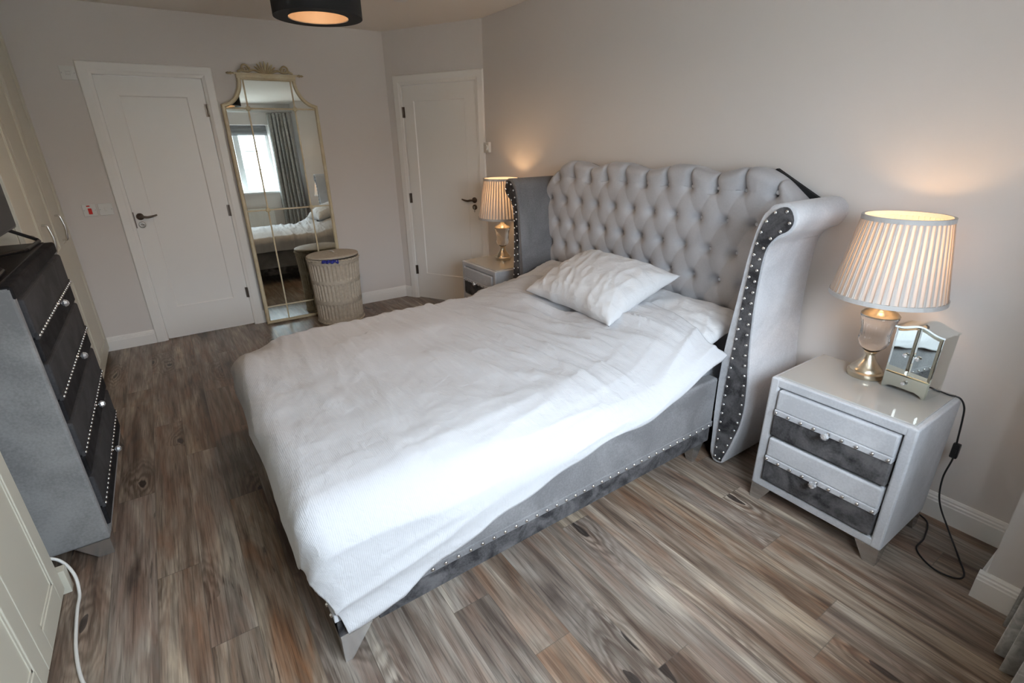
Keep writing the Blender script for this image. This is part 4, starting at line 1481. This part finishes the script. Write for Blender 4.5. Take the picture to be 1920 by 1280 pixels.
# ------------------------------------------------------------------ laundry basket
bk = empty('laundry_basket', (0.322, -1.285, 0), 0, 'round pale wicker laundry basket in front of the mirror', 'basket')
BH = 0.585
def wick(r, z, a):
    band = any(abs(z - q) < 0.020 for q in (0.03, 0.205, 0.385, 0.565))
    if band: return r + 0.006 + 0.0035 * sin(24 * a + (pi if int(z * 110) % 2 else 0))
    k = cos(40 * a)
    return r + 0.0062 * (abs(k) ** 0.5 * (1 if k > 0 else -0.6))
prof = []
nz = 60
for i in range(nz + 1):
    z = BH * i / nz
    prof.append((lerp(0.196, 0.216, z / BH) - 0.006 * sin(pi * z / BH), z))
bm = B()
lathe(bm, prof, 400, mod=wick, cap=False)
lathe(bm, [(p[0] - 0.012, p[1]) for p in prof[::10]], 48, cap=False)
lathe(bm, [(0.0, 0.006), (0.19, 0.006)], 48, cap=False)
obj('body', bm, M_wick, bk, True)
for zz in (0.012, 0.578):
    bm = B()
    R = 0.199 if zz < 0.1 else 0.217
    for ph in (0, pi):
        pts = [((R + 0.006 * cos(20 * a + ph)) * Vector((cos(a), sin(a), 0)) + Vector((0, 0, zz + 0.006 * sin(20 * a + ph)))) for a in [2 * pi * i / 200 for i in range(200)]]
        tube(bm, pts, 0.0065, 6, closed=True)
    obj('rim', bm, M_wick, bk, True)
bm = B()
def lidm(r, z, a): return r
rings = []
n = 96
pf = [(0.0, 0.030)] + [(0.217 * i / 16, 0.030 - 0.014 * (i / 16) ** 2 + 0.002 * (i % 2)) for i in range(1, 17)] + [(0.222, 0.010), (0.219, 0.0), (0.0, 0.002)]
lathe(bm, pf, n, mod=lambda r, z, a: r + 0.0012 * cos(40 * a) if r > 0.01 else r, cap=False)
lid = obj('lid', bm, M_wick, bk, True, (0.0, 0.0, 0.592))
lid.rotation_euler = (radians(0.8), radians(-1.6), 0)
bm = B()
tube(bm, spline([(-0.03, -0.012, 0.028), (-0.015, -0.004, 0.038), (0.015, 0.004, 0.038), (0.03, 0.012, 0.028)], 4), 0.005, 8)
obj('lid_loop', bm, M_plastic, lid, True)
bm = B()
pts = [(0.150 + 0.062 * 0, 0, 0)]
nn = 24
rws = []
for j in range(4):
    row = []
    for i in range(nn + 1):
        a = radians(-38 + 34 * i / nn)
        rr = 0.196 + 0.0145 * j + 0.004 * sin(i * 1.3 + j)
        zz = 0.582 + (0.011 if j in (1, 2) else 0.004 if j == 0 else -0.010 - 0.006 * sin(i * 0.9)) + 0.004 * sin(i * 0.8)
        row.append(bm.verts.new((rr * cos(a), rr * sin(a), zz)))
    rws.append(row)
for a, b2 in zip(rws, rws[1:]):
    for i in range(nn): bm.faces.new((a[i], a[i + 1], b2[i + 1], b2[i]))
bc = obj('blue_cloth', bm, M_blue, None, True, (0.322, -1.285, 0))
md = bc.modifiers.new('thickness', 'SOLIDIFY'); md.thickness = 0.003
tag(bc, 'scrap of bright blue laundry poking out under the basket lid', 'laundry')

# ------------------------------------------------------------------ pendant
pn = empty('pendant_light', (2.21, -1.665, CEIL), 0, 'black drum pendant light with a copper lining', 'pendant light')
zb = 2.046 - CEIL
ht = 0.20
bm = B()
lathe(bm, [(0.192, zb), (0.193, zb + ht), (0.190, zb + ht), (0.189, zb + 0.004), (0.130, zb + 0.004), (0.130, zb), (0.192, zb)], 72, cap=False)
obj('outer_shade', bm, M_black_f, pn, True, autosmooth=40)
bm = B(); lathe(bm, [(0.130, zb + 0.001), (0.132, zb + 0.002), (0.132, zb + 0.165), (0.128, zb + 0.165), (0.128, zb + 0.002), (0.130, zb + 0.001)], 64, cap=False); obj('inner_shade', bm, M_goldin, pn, True, autosmooth=40)
bm = B(); tube(bm, [(0, 0, zb + 0.16), (0, 0, -0.02)], 0.004, 8); lathe(bm, [(0.05, 0), (0.05, -0.015), (0.03, -0.03), (0.006, -0.034)], 32); obj('cord', bm, M_black, pn)
bm = B()
for k in range(3):
    a = 2 * pi * k / 3
    tube(bm, [(0, 0, zb + 0.172), (0.190 * cos(a), 0.190 * sin(a), zb + 0.19)], 0.003, 6)
obj('shade_carrier', bm, M_black, pn)
bm = B(); lathe(bm, [(0.0, zb + 0.060), (0.016, zb + 0.064), (0.028, zb + 0.082), (0.028, zb + 0.095), (0.016, zb + 0.125), (0.013, zb + 0.165)], 24); obj('bulb', bm, M_bulb, pn, True)
ld = bpy.data.lights.new('pendant_lamp', 'POINT')
ld.energy = 13.0
ld.color = (1.0, 0.66, 0.38)
ld.shadow_soft_size = 0.035
lo = bpy.data.objects.new('pendant_lamp', ld)
COL.objects.link(lo)
lo.parent = pn
lo.location = (0, 0, zb + 0.035)

# ------------------------------------------------------------------ switches and small fittings
def plate(name, y, z, w, h, label, cat, parts=()):
    root = empty(name, (0, y, z), 0, label, cat)
    bm = B(); box(bm, 0, 0.009, -w / 2, w / 2, -h / 2, h / 2, bev=0.003); obj('faceplate', bm, M_plastic, root)
    for (nm, y0, y1, z0, z1, m) in parts:
        bm = B(); box(bm, 0.006, 0.013, y0, y1, z0, z1, bev=0.002); obj(nm, bm, m, root)
    for s in (-1, 1):
        bm = B(); box(bm, 0.008, 0.0096, s * w * 0.40 - 0.003, s * w * 0.40 + 0.003, -0.003, 0.003); obj('screw', bm, M_steel, root)
    return root
plate('isolator_switch', -2.890, 1.087, 0.082, 0.086, 'white isolator switch with a red rocker beside the first door', 'switch', (('rocker', -0.010, 0.012, -0.028, 0.014, M_red), ('neon_lamp', -0.014, 0.006, 0.026, 0.034, M_red)))
plate('light_switch', -2.795, 1.087, 0.086, 0.086, 'plain white wall switch next to the door casing', 'switch', (('rocker', -0.008, 0.008, -0.014, 0.014, M_plastic),))
plate('fan_isolator', -2.772, 1.992, 0.086, 0.086, 'white fan isolator high beside the door top', 'switch', (('rocker', -0.014, 0.014, 0.006, 0.016, M_plastic), ('lever', -0.014, 0.014, -0.012, 0.002, M_plastic)))
th = empty('thermostat', (0.945, -0.001, 1.465), 0, 'small cream thermostat on the wall by the corner door', 'thermostat')
bm = B(); box(bm, -0.042, 0.042, -0.026, 0, -0.042, 0.042, bev=0.004); obj('housing', bm, M_plastic, th)
bm = B(); tube(bm, [(0.008, -0.026, 0), (0.008, -0.036, 0)], 0.022, 20); obj('dial', bm, M_plastic, th)
sd = empty('smoke_alarm', (1.20, -0.815, CEIL), 0, 'small round smoke alarm on the ceiling', 'smoke alarm')
bm = B(); lathe(bm, [(0.055, 0), (0.055, -0.012), (0.045, -0.030), (0.02, -0.034), (0, -0.034)], 32); obj('housing', bm, M_plastic, sd, True, autosmooth=40)

bm = B()
pts = spline([(2.775, -3.20, 0.30), (2.770, -3.10, 0.16), (2.768, -3.045, 0.105), (2.81, -3.012, 0.055), (2.868, -3.004, 0.008), (2.94, -3.004, 0.006), (3.03, -3.000, 0.006), (3.15, -2.990, 0.006), (3.28, -2.965, 0.006), (3.40, -2.92, 0.006), (3.6, -2.90, 0.006)], 8)
tube(bm, pts, 0.0055, 8)
tag(obj('mains_cable', bm, M_cable_w, None, True), 'white cable trailing on the floor beside the foreground wardrobe', 'cable')
